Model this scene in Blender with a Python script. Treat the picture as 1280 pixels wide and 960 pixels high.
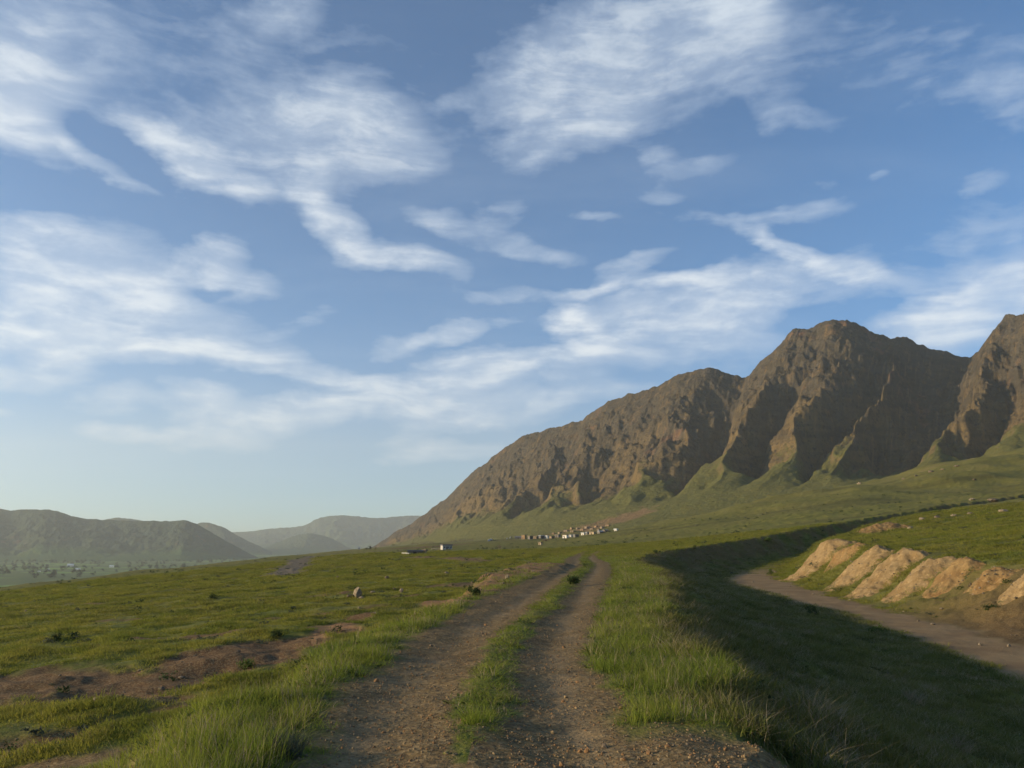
import bpy, math, random
import numpy as np
from mathutils import Vector, Matrix, Euler
from mathutils.bvhtree import BVHTree

R = math.radians
random.seed(7)
rng = np.random.default_rng(11)
scene = bpy.context.scene
for o in list(bpy.data.objects):
    bpy.data.objects.remove(o)

# ------------------------------------------------------------------ camera
CAMZ, F, HOR = 1.55, 1000.0, 682.0
PITCH = math.atan((HOR - 480.0) / F)
cam_d = bpy.data.cameras.new('camera')
cam_d.sensor_width = 36.0
cam_d.lens = F / 1280.0 * 36.0
cam_d.clip_start, cam_d.clip_end = 0.05, 60000.0
cam = bpy.data.objects.new('camera', cam_d)
scene.collection.objects.link(cam)
cam.location = (0, 0, CAMZ)
cam.rotation_euler = (R(90) + PITCH, 0, 0)
scene.camera = cam

# ------------------------------------------------------------------ light and exposure
SUN_EL, SUN_AZ = R(12.5), R(-99)           # azimuth from the view direction (+Y), negative = left
sun_dir = Vector((math.sin(SUN_AZ) * math.cos(SUN_EL), math.cos(SUN_AZ) * math.cos(SUN_EL), math.sin(SUN_EL)))
sd_ = bpy.data.lights.new('sun', 'SUN')
sd_.energy, sd_.angle, sd_.color = 4.8, R(0.6), (1.0, 0.78, 0.50)
sun = bpy.data.objects.new('sun', sd_)
scene.collection.objects.link(sun)
sun.rotation_euler = (-sun_dir).to_track_quat('-Z', 'Y').to_euler()

SKY_STRENGTH = 0.10
EXPOSURE = 0.76
HAZE = 5.2e-5
scene.view_settings.view_transform = 'Standard'
scene.view_settings.look = 'None'
scene.view_settings.exposure = EXPOSURE
scene.view_settings.gamma = 1.0
scene.view_settings.use_curve_mapping = False
scene.render.engine = 'CYCLES'
cy = scene.cycles
cy.use_denoising = True
try:
    cy.denoiser = 'OPENIMAGEDENOISE'
except Exception:
    pass
cy.max_bounces, cy.diffuse_bounces, cy.transmission_bounces = 6, 2, 3
cy.glossy_bounces, cy.volume_bounces, cy.transparent_max_bounces = 1, 1, 4
cy.sample_clamp_indirect = 6.0
cy.use_adaptive_sampling = True


def pix(px, py):
    """world direction of a pixel of the 1280x960 photograph, scaled so that its length along the axis is 1"""
    u, v = (px - 640.0) / F, (480.0 - py) / F
    c, s = math.cos(PITCH), math.sin(PITCH)
    return np.array([u, c - v * s, s + v * c])


def at(px, py, t):
    return pix(px, py) * t + np.array([0, 0, CAMZ])


def azel(px, py):
    d = pix(px, py)
    d = d / np.linalg.norm(d)
    return math.atan2(d[0], d[1]), math.asin(d[2])


# node helpers -------------------------------------------------------
class NT:
    def __init__(s, tree):
        s.t = tree
        s.t.nodes.clear()

    def n(s, typ, ins=None, **kw):
        nd = s.t.nodes.new(typ)
        for k, v in kw.items():
            setattr(nd, k, v)
        for k, v in (ins or {}).items():
            s.put(nd, k, v)
        return nd

    def put(s, nd, k, v):
        sock = nd.inputs[k]
        if isinstance(v, bpy.types.NodeSocket):
            s.t.links.new(v, sock)
        else:
            if hasattr(sock.default_value, '__len__') and not hasattr(v, '__len__'):
                v = [v] * len(sock.default_value)
            if hasattr(v, '__len__') and len(sock.default_value) == 4 and len(v) == 3:
                v = tuple(v) + (1.0,)
            sock.default_value = v

    def math(s, op, a, b=0.0, c=None, clamp=False):
        nd = s.n('ShaderNodeMath', operation=op, use_clamp=clamp)
        s.put(nd, 0, a)
        s.put(nd, 1, b)
        if c is not None:
            s.put(nd, 2, c)
        return nd.outputs[0]

    def mix(s, f, a, b, blend='MIX'):
        nd = s.n('ShaderNodeMix', data_type='RGBA', blend_type=blend)
        s.put(nd, 0, f)
        s.put(nd, 6, a)
        s.put(nd, 7, b)
        return nd.outputs[2]

    def noise(s, vec, scale, detail=3, rough=0.55, dist=0.0, out=0):
        nd = s.n('ShaderNodeTexNoise', {'Scale': scale, 'Detail': detail, 'Roughness': rough, 'Distortion': dist})
        if vec is not None:
            s.put(nd, 'Vector', vec)
        return nd.outputs[out]

    def ramp(s, f, a, b, lo=0.0, hi=1.0, smooth=True):
        nd = s.n('ShaderNodeMapRange', {'From Min': a, 'From Max': b, 'To Min': lo, 'To Max': hi},
                 interpolation_type='SMOOTHSTEP' if smooth else 'LINEAR')
        s.put(nd, 'Value', f)
        return nd.outputs[0]

    def attr(s, name, out='Fac'):
        return s.n('ShaderNodeAttribute', attribute_name=name).outputs[out]


# ------------------------------------------------------------------ sky with clouds (by direction)
world = bpy.data.worlds.new('World')
scene.world = world
world.use_nodes = True
W = NT(world.node_tree)
sky = W.n('ShaderNodeTexSky', sky_type='NISHITA', sun_disc=False)
sky.sun_elevation = SUN_EL
sky.sun_rotation = SUN_AZ
sky.altitude = 2000.0
sky.air_density, sky.dust_density, sky.ozone_density = 0.9, 2.8, 2.6
geo = W.n('ShaderNodeTexCoord').outputs['Generated']
sep = W.n('ShaderNodeSeparateXYZ', {0: geo})
az = W.math('ARCTAN2', sep.outputs[0], sep.outputs[1])
el = W.math('ARCSINE', sep.outputs[2])
ae = W.n('ShaderNodeCombineXYZ', {0: az, 1: el, 2: 0.0}).outputs[0]


def vop(op, a, b):
    nd = W.n('ShaderNodeVectorMath', operation=op)
    W.put(nd, 0, a)
    W.put(nd, 1, b)
    return nd.outputs[0]


# feathered edges: displace the direction with two sizes of noise
st1 = W.n('ShaderNodeMapping', {'Vector': ae, 'Rotation': (0, 0, R(12)), 'Scale': (1.0, 1.9, 1.0)}).outputs[0]
st2 = W.n('ShaderNodeMapping', {'Vector': ae, 'Rotation': (0, 0, R(9)), 'Scale': (0.55, 2.6, 1.0)}).outputs[0]
w1 = vop('SUBTRACT', W.noise(st1, 5.5, 2, 0.5, out=1), (0.5, 0.5, 0.5))
w2 = vop('SUBTRACT', W.noise(st1, 17.0, 4, 0.55, 0.0, out=1), (0.5, 0.5, 0.5))
wp = vop('ADD', ae, vop('MULTIPLY', w1, (0.040, 0.022, 0)))
wp = vop('ADD', wp, vop('MULTIPLY', w2, (0.050, 0.030, 0)))
CLOUDS = [  # x0, y0, x1, y1, half width, amount   (photograph pixels, turned into directions)
    (-80, 20, 100, 50, 80, .62), (-60, 110, 70, 125, 36, .60), (-40, 128, 110, 188, 24, .85), (90, 180, 182, 232, 13, .75), (0, 70, 60, 80, 46, .35),
    (70, 75, 105, 70, 14, -.35), (60, 132, 185, 212, 17, -.55), (330, 16, 400, -4, 24, .5), (150, 70, 480, 130, 80, .30), (280, 60, 330, 20, 30, .2),
    (138, 146, 215, 180, 16, .62), (195, 176, 262, 198, 20, .80), (225, 212, 330, 240, 15, .62), (262, 196, 510, 176, 54, .50),
    (345, 158, 440, 118, 22, .45), (430, 122, 528, 185, 24, .42), (400, 165, 520, 205, 36, .25), (384, 212, 398, 270, 22, .60), (396, 268, 455, 308, 20, .90),
    (450, 306, 578, 334, 14, .90), (480, 262, 570, 272, 10, .32), (515, 262, 640, 306, 15, .50), (600, 268, 648, 264, 12, .4), (630, 300, 720, 324, 10, .5),
    (440, 248, 560, 246, 12, -.3), (-60, 306, 190, 330, 36, .62), (-60, 372, 250, 394, 44, .85), (150, 352, 250, 372, 26, .4), (240, 330, 292, 312, 20, .80), (268, 348, 335, 362, 17, .75),
    (235, 362, 290, 366, 6, -.5), (-60, 412, 220, 436, 22, .70), (170, 428, 385, 456, 15, .75), (250, 408, 370, 440, 24, .45), (360, 412, 415, 385, 9, .3),
    (-30, 280, 160, 296, 26, .28), (-40, 462, 115, 468, 18, .62), (55, 436, 110, 455, 10, .4), (100, 504, 182, 490, 15, .62), (-30, 516, 16, 514, 9, .7), (0, 440, 60, 444, 8, -.3),
    (86, 536, 215, 542, 9, .72), (200, 546, 330, 556, 12, .72), (212, 500, 325, 530, 26, .72), (225, 492, 300, 505, 12, .4), (320, 524, 420, 508, 18, .80), (400, 508, 570, 492, 16, .90),
    (560, 494, 650, 484, 14, .7), (352, 470, 470, 476, 11, .62), (420, 478, 560, 478, 10, .6), (535, 462, 660, 452, 17, .95), (640, 456, 800, 442, 16, .72), (300, 450, 355, 470, 8, .3),
    (470, 436, 535, 424, 12, .62), (525, 424, 595, 407, 11, .90), (585, 408, 655, 402, 6, .4), (486, 528, 600, 520, 14, .80), (580, 520, 700, 508, 16, .66), (660, 488, 800, 484, 14, .6),
    (478, 556, 560, 556, 9, .55), (530, 562, 650, 562, 10, .65), (472, 574, 540, 573, 6, .55),
    (640, 130, 760, 60, 60, .62), (720, 90, 900, 30, 66, .72), (830, 40, 960, 10, 50, .5), (640, 190, 690, 165, 26, .42), (690, 180, 800, 140, 20, .5), (600, 118, 690, 96, 24, .35), (540, 130, 590, 122, 10, .35),
    (885, 8, 960, 14, 20, .8), (930, 60, 1070, -10, 52, .32), (930, 120, 1000, 125, 16, .3), (945, 145, 1055, 152, 15, .45), (800, 206, 845, 200, 12, .5), (815, 226, 920, 198, 10, .55),
    (790, 256, 855, 240, 8, .4), (722, 272, 776, 274, 6, .45), (900, 284, 975, 268, 13, .45), (975, 268, 1060, 254, 11, .5), (1198, 236, 1255, 221, 10, .45), (1048, 313, 1108, 303, 10, .35),
    (800, 270, 900, 276, 7, .25), (740, 352, 832, 318, 10, .55), (690, 366, 790, 354, 6, .62), (770, 355, 905, 346, 8, .85), (692, 404, 740, 402, 17, .95), (690, 396, 800, 378, 16, .72), (780, 384, 930, 362, 20, .70),
    (730, 418, 870, 402, 12, .5), (880, 378, 990, 348, 30, .62), (970, 352, 1130, 346, 22, .60), (925, 290, 970, 300, 9, .5), (955, 298, 1030, 330, 12, .75), (1010, 320, 1130, 352, 12, .6),
    (692, 440, 790, 424, 12, .6), (760, 430, 960, 424, 34, .42), (870, 415, 960, 400, 26, .4), (1100, 426, 1200, 396, 28, .75), (1170, 400, 1330, 350, 44, .85), (1180, 336, 1330, 300, 52, .42),
    (1090, 80, 1330, 66, 42, .28), (1230, 112, 1330, 134, 36, .32), (560, 368, 700, 366, 9, .45), (1092, 222, 1116, 216, 7, .4), (1010, 225, 1060, 232, 6, .25), (560, 352, 590, 345, 8, .3),
]
dens = None
for (x0, y0, x1, y1, hw, amp) in CLOUDS:
    a0, a1 = azel(x0, y0), azel(x1, y1)
    cx_, cy_ = (a0[0] + a1[0]) / 2, (a0[1] + a1[1]) / 2
    L = math.hypot(a1[0] - a0[0], a1[1] - a0[1]) / 2
    ang = math.atan2(a1[1] - a0[1], a1[0] - a0[0])
    k = 1.0 / (F * (1 + ((x0 + x1) / 2 - 640) ** 2 / F ** 2) ** .7)
    mp = W.n('ShaderNodeMapping', {'Vector': wp, 'Location': (cx_, cy_, 0), 'Rotation': (0, 0, ang),
                                   'Scale': (L * 1.25 + hw * k * 1.1, hw * k * 1.75, 1)}, vector_type='TEXTURE')
    g = W.n('ShaderNodeTexGradient', {0: mp.outputs[0]}, gradient_type='SPHERICAL').outputs['Fac']
    g = W.math('SMOOTH_MIN', W.math('MULTIPLY', g, 1.55), 1.0, 0.3)
    dens = W.math('MULTIPLY', g, amp) if dens is None else W.math('MULTIPLY_ADD', g, amp, dens)
# fine cirrus streaks over the whole dome
dn = W.math('ADD', W.math('MAXIMUM', sep.outputs[2], 0.0), 0.14)
pl = W.n('ShaderNodeCombineXYZ', {0: W.math('DIVIDE', sep.outputs[0], dn), 1: W.math('DIVIDE', sep.outputs[1], dn), 2: 0.0}).outputs[0]
pls = W.n('ShaderNodeMapping', {'Vector': pl, 'Rotation': (0, 0, R(-24)), 'Scale': (0.55, 1.5, 1)}).outputs[0]
streak = W.noise(pls, 1.5, 8, 0.60, 0.25)
st3 = vop('ADD', st2, vop('MULTIPLY', w1, (0.10, 0.16, 0)))      # the fibres bend with the larger swirls
fib = W.noise(st3, 15.0, 9, 0.60, 0.0)
fib2 = W.noise(st1, 34.0, 6, 0.62, 0.0)
streak2 = fib
tex = W.math('ADD', W.math('MULTIPLY', fib, 0.66), W.math('MULTIPLY', fib2, 0.34))
hole = W.ramp(tex, 0.66, 0.36)                                      # 1 where the sheet is torn open
body = W.math('SUBTRACT', dens, W.math('MULTIPLY', hole, 0.33))
body = W.math('MULTIPLY', W.math('MAXIMUM', body, 0.0), W.ramp(tex, 0.35, 0.68, 0.95, 1.55))
wide = W.math('MULTIPLY', W.ramp(streak, 0.46, 0.80), 0.16)
side = W.ramp(W.math('ABSOLUTE', az), 0.62, 0.95)                   # beyond the listed clouds the same cirrus goes on
wide = W.math('MULTIPLY', wide, W.math('ADD', W.math('MULTIPLY', side, 1.6), 1.0))
dens = W.math('ADD', body, wide)
dens = W.math('MAXIMUM', dens, 0.0)
dens = W.math('SUBTRACT', 1.0, W.math('POWER', 2.718, W.math('MULTIPLY', dens, -0.80)))
dens = W.math('MULTIPLY', dens, W.ramp(el, 0.0, 0.13, 0.25, 1.0), clamp=True)
cl_t = W.ramp(W.math('ADD', dens, W.math('MULTIPLY', W.math('SUBTRACT', streak2, .5), .6)), 0.35, 0.95)
CL = 1.0 / SKY_STRENGTH
cloud_col = W.mix(cl_t, tuple(CL * c for c in (0.44, 0.50, 0.58)), tuple(CL * c for c in (0.66, 0.68, 0.68)))
blue = W.mix(W.ramp(el, 0.0, 0.30, 0.15, 1.0), sky.outputs[0], (0.48, 0.96, 1.17), 'MULTIPLY')
high = W.ramp(el, 0.22, 0.66)                       # high thin cloud is greyer than the low sheets lit through by the sun
cloud_col = W.mix(high, cloud_col, (0.70, 0.76, 0.84), 'MULTIPLY')
skyc = W.mix(W.math('MULTIPLY', dens, 0.92), blue, cloud_col)
bg = W.n('ShaderNodeBackground', {'Color': skyc, 'Strength': SKY_STRENGTH})
wo = W.n('ShaderNodeOutputWorld', {'Surface': bg.outputs[0]})
world.cycles.sampling_method = 'MANUAL'
world.cycles.sample_map_resolution = 512

# ------------------------------------------------------------------ numpy noise
_perm = rng.permutation(256).astype(np.int32)
_perm = np.concatenate([_perm, _perm])
_ga = rng.random(256) * 2 * np.pi
_gx, _gy = np.cos(_ga).astype(np.float32), np.sin(_ga).astype(np.float32)


def perlin(x, y):
    x = np.asarray(x, np.float64)
    y = np.asarray(y, np.float64)
    xi, yi = np.floor(x), np.floor(y)
    xf, yf = (x - xi).astype(np.float32), (y - yi).astype(np.float32)
    xi, yi = xi.astype(np.int64) & 255, yi.astype(np.int64) & 255
    u = xf * xf * xf * (xf * (xf * 6 - 15) + 10)
    v = yf * yf * yf * (yf * (yf * 6 - 15) + 10)

    def g(ix, iy, fx, fy):
        h = _perm[_perm[ix & 255] + (iy & 255)] & 255
        return _gx[h] * fx + _gy[h] * fy
    n00, n10 = g(xi, yi, xf, yf), g(xi + 1, yi, xf - 1, yf)
    n01, n11 = g(xi, yi + 1, xf, yf - 1), g(xi + 1, yi + 1, xf - 1, yf - 1)
    a = n00 + u * (n10 - n00)
    b = n01 + u * (n11 - n01)
    return (a + v * (b - a)) * 1.5


def fbm(x, y, oct=4, gain=0.5, lac=2.03):
    s, a, k = 0.0, 1.0, 1.0
    for i in range(oct):
        s = s + a * perlin(x * k + 17.3 * i, y * k - 9.7 * i)
        a *= gain
        k *= lac
    return s


def ss(a, b, x):
    t = np.clip((x - a) / (b - a), 0, 1)
    return t * t * (3 - 2 * t)


def sp(x):
    return np.logaddexp(0, np.clip(x, -60, 700))


def smooth_line(pts, n=400):
    """Catmull-Rom through points (any dimension), n samples"""
    p = np.array(pts, float)
    p = np.vstack([2 * p[0] - p[1], p, 2 * p[-1] - p[-2]])
    m = len(p) - 3
    t = np.linspace(0, m - 1e-6, n)
    i = t.astype(int)
    f = (t - i)[:, None]
    a, b, c, d = p[i], p[i + 1], p[i + 2], p[i + 3]
    return .5 * (2 * b + (c - a) * f + (2 * a - 5 * b + 4 * c - d) * f ** 2 + (3 * b - a - 3 * c + d) * f ** 3)


# ------------------------------------------------------------------ the lie of the land
ROAD = smooth_line([(-.6, -60), (-.45, -20), (-.36, 0), (-.30, 7.5), (-.05, 14), (1.15, 24), (2.5, 36), (4.1, 49), (6.4, 70), (9.4, 107),
                    (14.5, 148), (22, 185), (36, 230), (60, 300)], 900)
BED = smooth_line([(9, -60), (11, -20), (13.5, 0), (17, 20), (20.2, 35), (22.7, 50), (25.2, 70), (29, 95), (34.5, 118), (45, 141), (62, 163),
                   (88, 190), (130, 226), (182, 262), (260, 312), (340, 370)], 700)


def road_x(y):
    return np.interp(y, ROAD[:, 1], ROAD[:, 0])


def base_h(x, y):
    yp = np.maximum(y, 0)
    w = 4 + .05 * yp
    shift = 26 + .06 * np.maximum(0, y - 60)
    L = .066 * x - .046 * w * sp(x / w) + .105 * w * sp((x - shift) / w)
    h = -1.45 + .010 * np.clip(y, -200, 2500) + L
    m = -.62 * x + .78 * y - 108
    xr = np.clip(x, 0, 700)
    h = h + ss(0, 130, m) * (5 +   .00017 * xr ** 2) * ss(5, 110, x - .02 * yp)
    # the hill falls away behind its brow on the right
    h = h - .10 * 60 * sp((y - 590 - .05 * x) / 60) * ss(5, 110, x - .065 * yp)
    # the fan drops to the valley floor on the left
    h = h - .13 * 50 * sp((-x - 190 - .104 * yp) / 50)
    k = 9.0
    floor = -86 + 2.5 * fbm(x / 900, y / 900, 2)
    return floor + k * sp((h - floor) / k)


def bed_frame(x, y):
    """signed distance to the wash bed (left positive) and place along it"""
    shp = x.shape
    x, y = x.ravel(), y.ravel()
    d = np.full(x.shape, 1e9)
    par = np.zeros(x.shape)
    near = (x > -40) & (x < 420) & (y > -80) & (y < 470)
    xs, ys = x[near], y[near]
    best = np.full(xs.shape, 1e9)
    bi = np.zeros(xs.shape, int)
    P = BED[::4]
    for i in range(len(P)):
        q = (xs - P[i, 0]) ** 2 + (ys - P[i, 1]) ** 2
        k = q < best
        best[k] = q[k]
        bi[k] = i
    i0 = np.clip(bi - 1, 0, len(P) - 1)
    i1 = np.clip(bi + 1, 0, len(P) - 1)
    tx, ty = P[i1, 0] - P[i0, 0], P[i1, 1] - P[i0, 1]
    ln = np.hypot(tx, ty)
    tx, ty = tx / ln, ty / ln
    rx, ry = xs - P[bi, 0], ys - P[bi, 1]
    sdist = -(rx * ty - ry * tx)
    sgn = np.where(sdist >= 0, 1, -1)
    dd = np.where(best < 36, sdist, sgn * np.sqrt(best))
    al = (bi + np.clip((rx * tx + ry * ty) / np.maximum(ln / 2, 1e-6), -1, 1)) / (len(P) - 1)
    d[near] = dd
    par[near] = al
    return d.reshape(shp), par.reshape(shp)


_bp = np.linspace(0, 1, len(BED))
_bz0 = base_h(BED[:, 0], BED[:, 1])
_bz = np.where(BED[:, 1] < 112, -2.75, _bz0 - 4.3)
_bz = np.convolve(np.pad(_bz, 30, 'edge'), np.ones(61) / 61, 'valid')
_pp = lambda yy: float(np.interp(yy, BED[:, 1], _bp))
_bw = np.interp(BED[:, 1], [0, 25, 42, 55, 70, 100, 118, 160], [2.1, 2.3, 2.1, 1.6, 2.4, 3.4, 3.0, 1.8])

# bare earth: capsules on the ground (pixel ends, radius in metres, redness, sunk depth)
_soil_px = [(-20, 850, 190, 842, 2.2, .55, .22), (190, 842, 330, 806, 1.7, .6, .22), (330, 806, 425, 786, 1.1, .7, .2), (60, 866, 190, 868, .8, .6, .1),
            (180, 862, 330, 832, .75, .85, .3), (-20, 960, 110, 938, .5, .3, .0), (-20, 925, 60, 915, .6, .8, .15), (60, 915, 150, 896, .55, .8, .2), (150, 896, 215, 882, .45, .6, .15),
            (385, 800, 428, 778, .8, 1.0, .1), (395, 766, 470, 757, .7, .6, .3), (490, 747, 515, 742, .8, .9, .3),
            (545, 737, 625, 722, 1.3, 1.0, -.05), (625, 722, 688, 711, 2.0, 1.0, -.06), (575, 717, 640, 716, 3.0, .45, 0), (640, 716, 690, 709, 2.2, 1.0, -.08),
            (180, 797, 300, 790, .5, .55, .1), (330, 800, 372, 796, .9, .8, .1), (240, 815, 330, 800, .8, .75, .1), (440, 770, 470, 764, .5, .9, .1), (130, 775, 260, 768, .4, .5, .05), (300, 772, 395, 766, .45, .6, .1), (330, 745, 430, 741, .5, .5, .05), (20, 875, 110, 872, .3, .7, .05), (20, 760, 150, 752, .5, .3, .1), (520, 700, 600, 704, 2.5, .3, 0)]
_far_px = [(655, 673, 700, 669, 22, .5), (700, 665, 735, 661, 34, .6), (735, 660, 790, 653, 30, .5), (505, 687, 550, 684, 14, .7), (566, 682, 640, 676, 10, .5)]


def on_plane(px, py, off=0.0):
    """where the ray of a pixel meets the smooth fan surface"""
    d = pix(px, py)
    t = np.geomspace(2, 4000, 4000)
    z = CAMZ + d[2] * t - (base_h(d[0] * t, d[1] * t) + off)
    i = int(np.argmax(z < 0)) if (z < 0).any() else int(np.searchsorted(t, 1550))
    return d[0] * t[i], d[1] * t[i]


SOIL = []
for (x0, y0, x1, y1, r_, red, dep) in _soil_px:
    off = (0.85 if (x0 > 540 and y0 < 740) else .1) if y0 > 700 else 0
    dep *= .35 if y0 > 740 else 1
    r_ *= 1.5 if y0 > 740 else 1
    SOIL.append((on_plane(x0, y0, off), on_plane(x1, y1, off), r_, red, dep))
_rx = lambda yy: float(road_x(yy))
SOIL += [((_rx(42) - 3.7, 42), (_rx(62) - 3.1, 62), 1.9, 1.0, -.10), ((_rx(22) - 3.0, 22), (_rx(42) - 3.8, 42), 1.0, 1.0, -.04), ((-4.5, 82), (3.6, 87), 3.4, .42, 0.0)]
FAR_SOIL = []
for (x0, y0, x1, y1, r_, red) in _far_px:
    FAR_SOIL.append((on_plane(x0, y0), on_plane(x1, y1), r_, red, 0.0))
SOIL += FAR_SOIL
GREYROAD = [on_plane(352, 721), on_plane(378, 705), on_plane(392, 697)]


def capsule(x, y, a, b):
    ax, ay, bx, by = a[0], a[1], b[0], b[1]
    dx, dy = bx - ax, by - ay
    t = np.clip(((x - ax) * dx + (y - ay) * dy) / (dx * dx + dy * dy), 0, 1)
    return np.hypot(x - ax - t * dx, y - ay - t * dy)


def land(x, y, masks=False):
    """height of the ground; with masks also soil, redness, dryness, track and bed"""
    r = np.hypot(x, y)
    b = base_h(x, y)
    cx = road_x(y)
    d = x - cx
    edge_n = fbm(x / 2.3, y / 2.3, 3)
    # relief of the open ground
    nz = 1.3 * fbm(x / 85, y / 85, 3) * ss(25, 160, r) * (1 + 2.6 * ss(180, 520, r) * ss(0, 150, x) + 1.2 * ss(250, 900, r))
    nz = nz + .16 * fbm(x / 7, y / 7, 3) + .055 * fbm(x / 1.6, y / 1.6, 3)
    tus = fbm(x / 3.4 + 40, y / 2.6, 3)
    nz = nz + .20 * np.maximum(0, tus) ** 1.3 * ss(6, 20, r) + .10 * fbm(x / 2.0, y / 1.5, 2) * ss(10, 30, r)
    open_h = b + nz
    # road embankment
    top = np.maximum(0.0, b + .05) + .01 * fbm(x / 9, y / 9, 2)
    top = np.where(y > 120, np.maximum(top, b + .1), top)
    crown = -.055 * np.exp(-((d + .85) / .42) ** 2) - .055 * np.exp(-((d - .78) / .42) ** 2) + .03 * np.exp(-(d / .25) ** 2)
    wid = np.interp(y, [0, 15, 30, 44, 60, 75, 120], [2.15, 2.3, 2.6, 4.4, 4.2, 3.2, 3.2])
    sl = ss(0, 1, (-d - wid + .35 * edge_n) / 2.4)
    rough_top = .022 * fbm(x / .9, y / .9, 3) + .05 * ss(1.4, 2.4, np.abs(d)) * fbm(x / 1.1, y / 1.1, 2)
    plateau = top + crown * ss(200, 60, y) + rough_top
    fade = ss(150, 240, y)
    h = plateau * (1 - sl) + open_h * sl
    h = h * (1 - fade) + open_h * fade
    h = np.where(d < 0, h, plateau * (1 - fade) + open_h * fade)
    # the wash on the right
    sdist, par = bed_frame(x, y)
    sdist = sdist + (.55 * fbm(x / 5, y / 5, 3) + .30 * fbm(x / 1.4, y / 1.4, 3)) * (np.abs(sdist) < 60)
    zb = np.interp(par, _bp, _bz) + .05 * fbm(x / 2.2, y / 2.2, 3)
    bw = np.interp(par, _bp, _bw)
    bkw = np.interp(par, [0, _pp(8), _pp(13), _pp(24), _pp(42), _pp(70), _pp(118), _pp(150)], [10.15, 10.35, 10.8, 11.1, 12.0, 12.0, 10.8, 7.0])
    s1 = np.clip((sdist - bw) / bkw, 0, 1)
    s2 = np.clip((-sdist - bw) / 8.0, 0, 1)
    right = sdist < 0
    f1 = s1 ** 2.0
    f2 = ss(0, 1, s2 * .9 + .1 * s2 ** 2)
    rel = .16 * fbm(x / 2.4, y / 2.4, 3) + .06 * fbm(x / .8, y / .8, 2)
    hl = zb + (h - zb) * f1 + rel * np.minimum(s1 * 4, 1) * (1 - s1)
    hr = zb + (open_h - zb) * f2 + rel * np.minimum(s2 * 4, 1) * (1 - s2)
    on = np.abs(sdist) < 40
    h = np.where(right & on, hr, np.where(on, hl, np.where((x > 25) & (y < 130) & (sdist > 1e8), open_h, h)))
    h = np.where((sdist > 1e8) & (x > 60), open_h, h)
    soil_d = 0.0
    soil = np.zeros_like(h)
    red = np.zeros_like(h)
    for (a, q, r_, rd, dep) in SOIL:
        c = capsule(x, y, a, q) / r_ + .55 * edge_n + .25 * fbm(x / .6, y / .6, 2)
        m = 1 - ss(.55, 1.15, c)
        h = h - dep * (1 - ss(.5, 1.5, c))
        red = np.where(m > soil, rd, red)
        soil = np.maximum(soil, m)
    if not masks:
        return h
    e2 = .16 * fbm(x / .55, y / .55, 3) + .16 * fbm(x / 2.6, y / 2.6, 2)
    wl = np.interp(y, [4, 7.5, 14, 24, 36, 49, 70], [1.45, 1.45, 1.6, 2.1, 2.05, 2.1, 2.2])
    wr = np.interp(y, [4, 7.5, 14, 24, 36, 49, 70, 110], [1.35, 1.3, 1.36, 1.5, 1.8, 2.0, 2.1, 1.9])
    sw = np.interp(y, [3, 5.5, 7, 14, 30, 80], [.02, .10, .2, .25, .3, .35])
    tl = ss(sw - .09, sw + .09, -d + e2) * ss(wl + .22, wl - .22, -d + 1.2 * e2)
    tr = ss(sw - .09, sw + .09, d + e2) * ss(wr + .16, wr - .16, d + e2)
    track = np.maximum(tl, tr) * ss(175, 140, y)
    apron = ss(7.6, 6.7, y + 1.5 * e2) * ss(2.9, 2.4, d + e2) * (d > 0)      # gravel shoulder in front of the right verge
    track = np.maximum(track, apron)
    lshould = ss(.30, 0, np.abs(-d - wid - .75 + .4 * edge_n) / 2.6) * .95 * ss(90, 50, y) * ss(-.75, -.1, edge_n)
    soil = np.maximum(soil, lshould * (y > 3))
    red = np.where(lshould > .3, .45, red)
    bed = ss(bw + .5, bw - .4, np.abs(sdist) + .5 * edge_n) * ss(150, 120, y)
    rbank = ss(6.5, 4.0, np.abs(-sdist - bw - 2.2) + 1.6 * edge_n) * right * on * ss(70, 40, y) * .9       # bare cut beside the wash
    soil = np.maximum(soil, rbank)
    red = np.where(rbank > .3, .6, red)
    bare_b = ss(.05, .45, fbm(x / 4.2 + 5, y / 4.2, 4)) * .75 * ((s1 > 0) & (s1 < 1) & ~right & on)
    soil = np.maximum(soil, bare_b)
    red = np.where(bare_b > .2, .3, red)
    scarp = ss(.55, .2, np.abs(s1 - .80 + .15 * edge_n)) * (s1 > 0) * (s1 < 1) * ss(50, 130, y) * ss(-.2, .3, fbm(x / 6, y / 6, 3) + .25) * .8
    soil = np.maximum(soil, scarp * (~right))
    red = np.where((scarp > .3) & ~right, .5, red)
    for i in range(2):
        c = capsule(x, y, GREYROAD[i], GREYROAD[i + 1]) / (1.8 + .009 * y) + .4 * edge_n
        g = 1 - ss(.7, 1.1, c)
        soil = np.maximum(soil, g)
        red = np.where(g > .3, -.4, red)
    bank = ((s1 > 0) & (s1 < 1) & on & ~right).astype(float)
    return h, soil, red, track, bed, bank, d


# ------------------------------------------------------------------ scene helpers
def link(o):
    scene.collection.objects.link(o)
    return o


def tag(o, label=None, cat=None, group=None, kind=None):
    if label: o['label'] = label
    if cat: o['category'] = cat
    if group: o['group'] = group
    if kind: o['kind'] = kind
    return o


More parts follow.
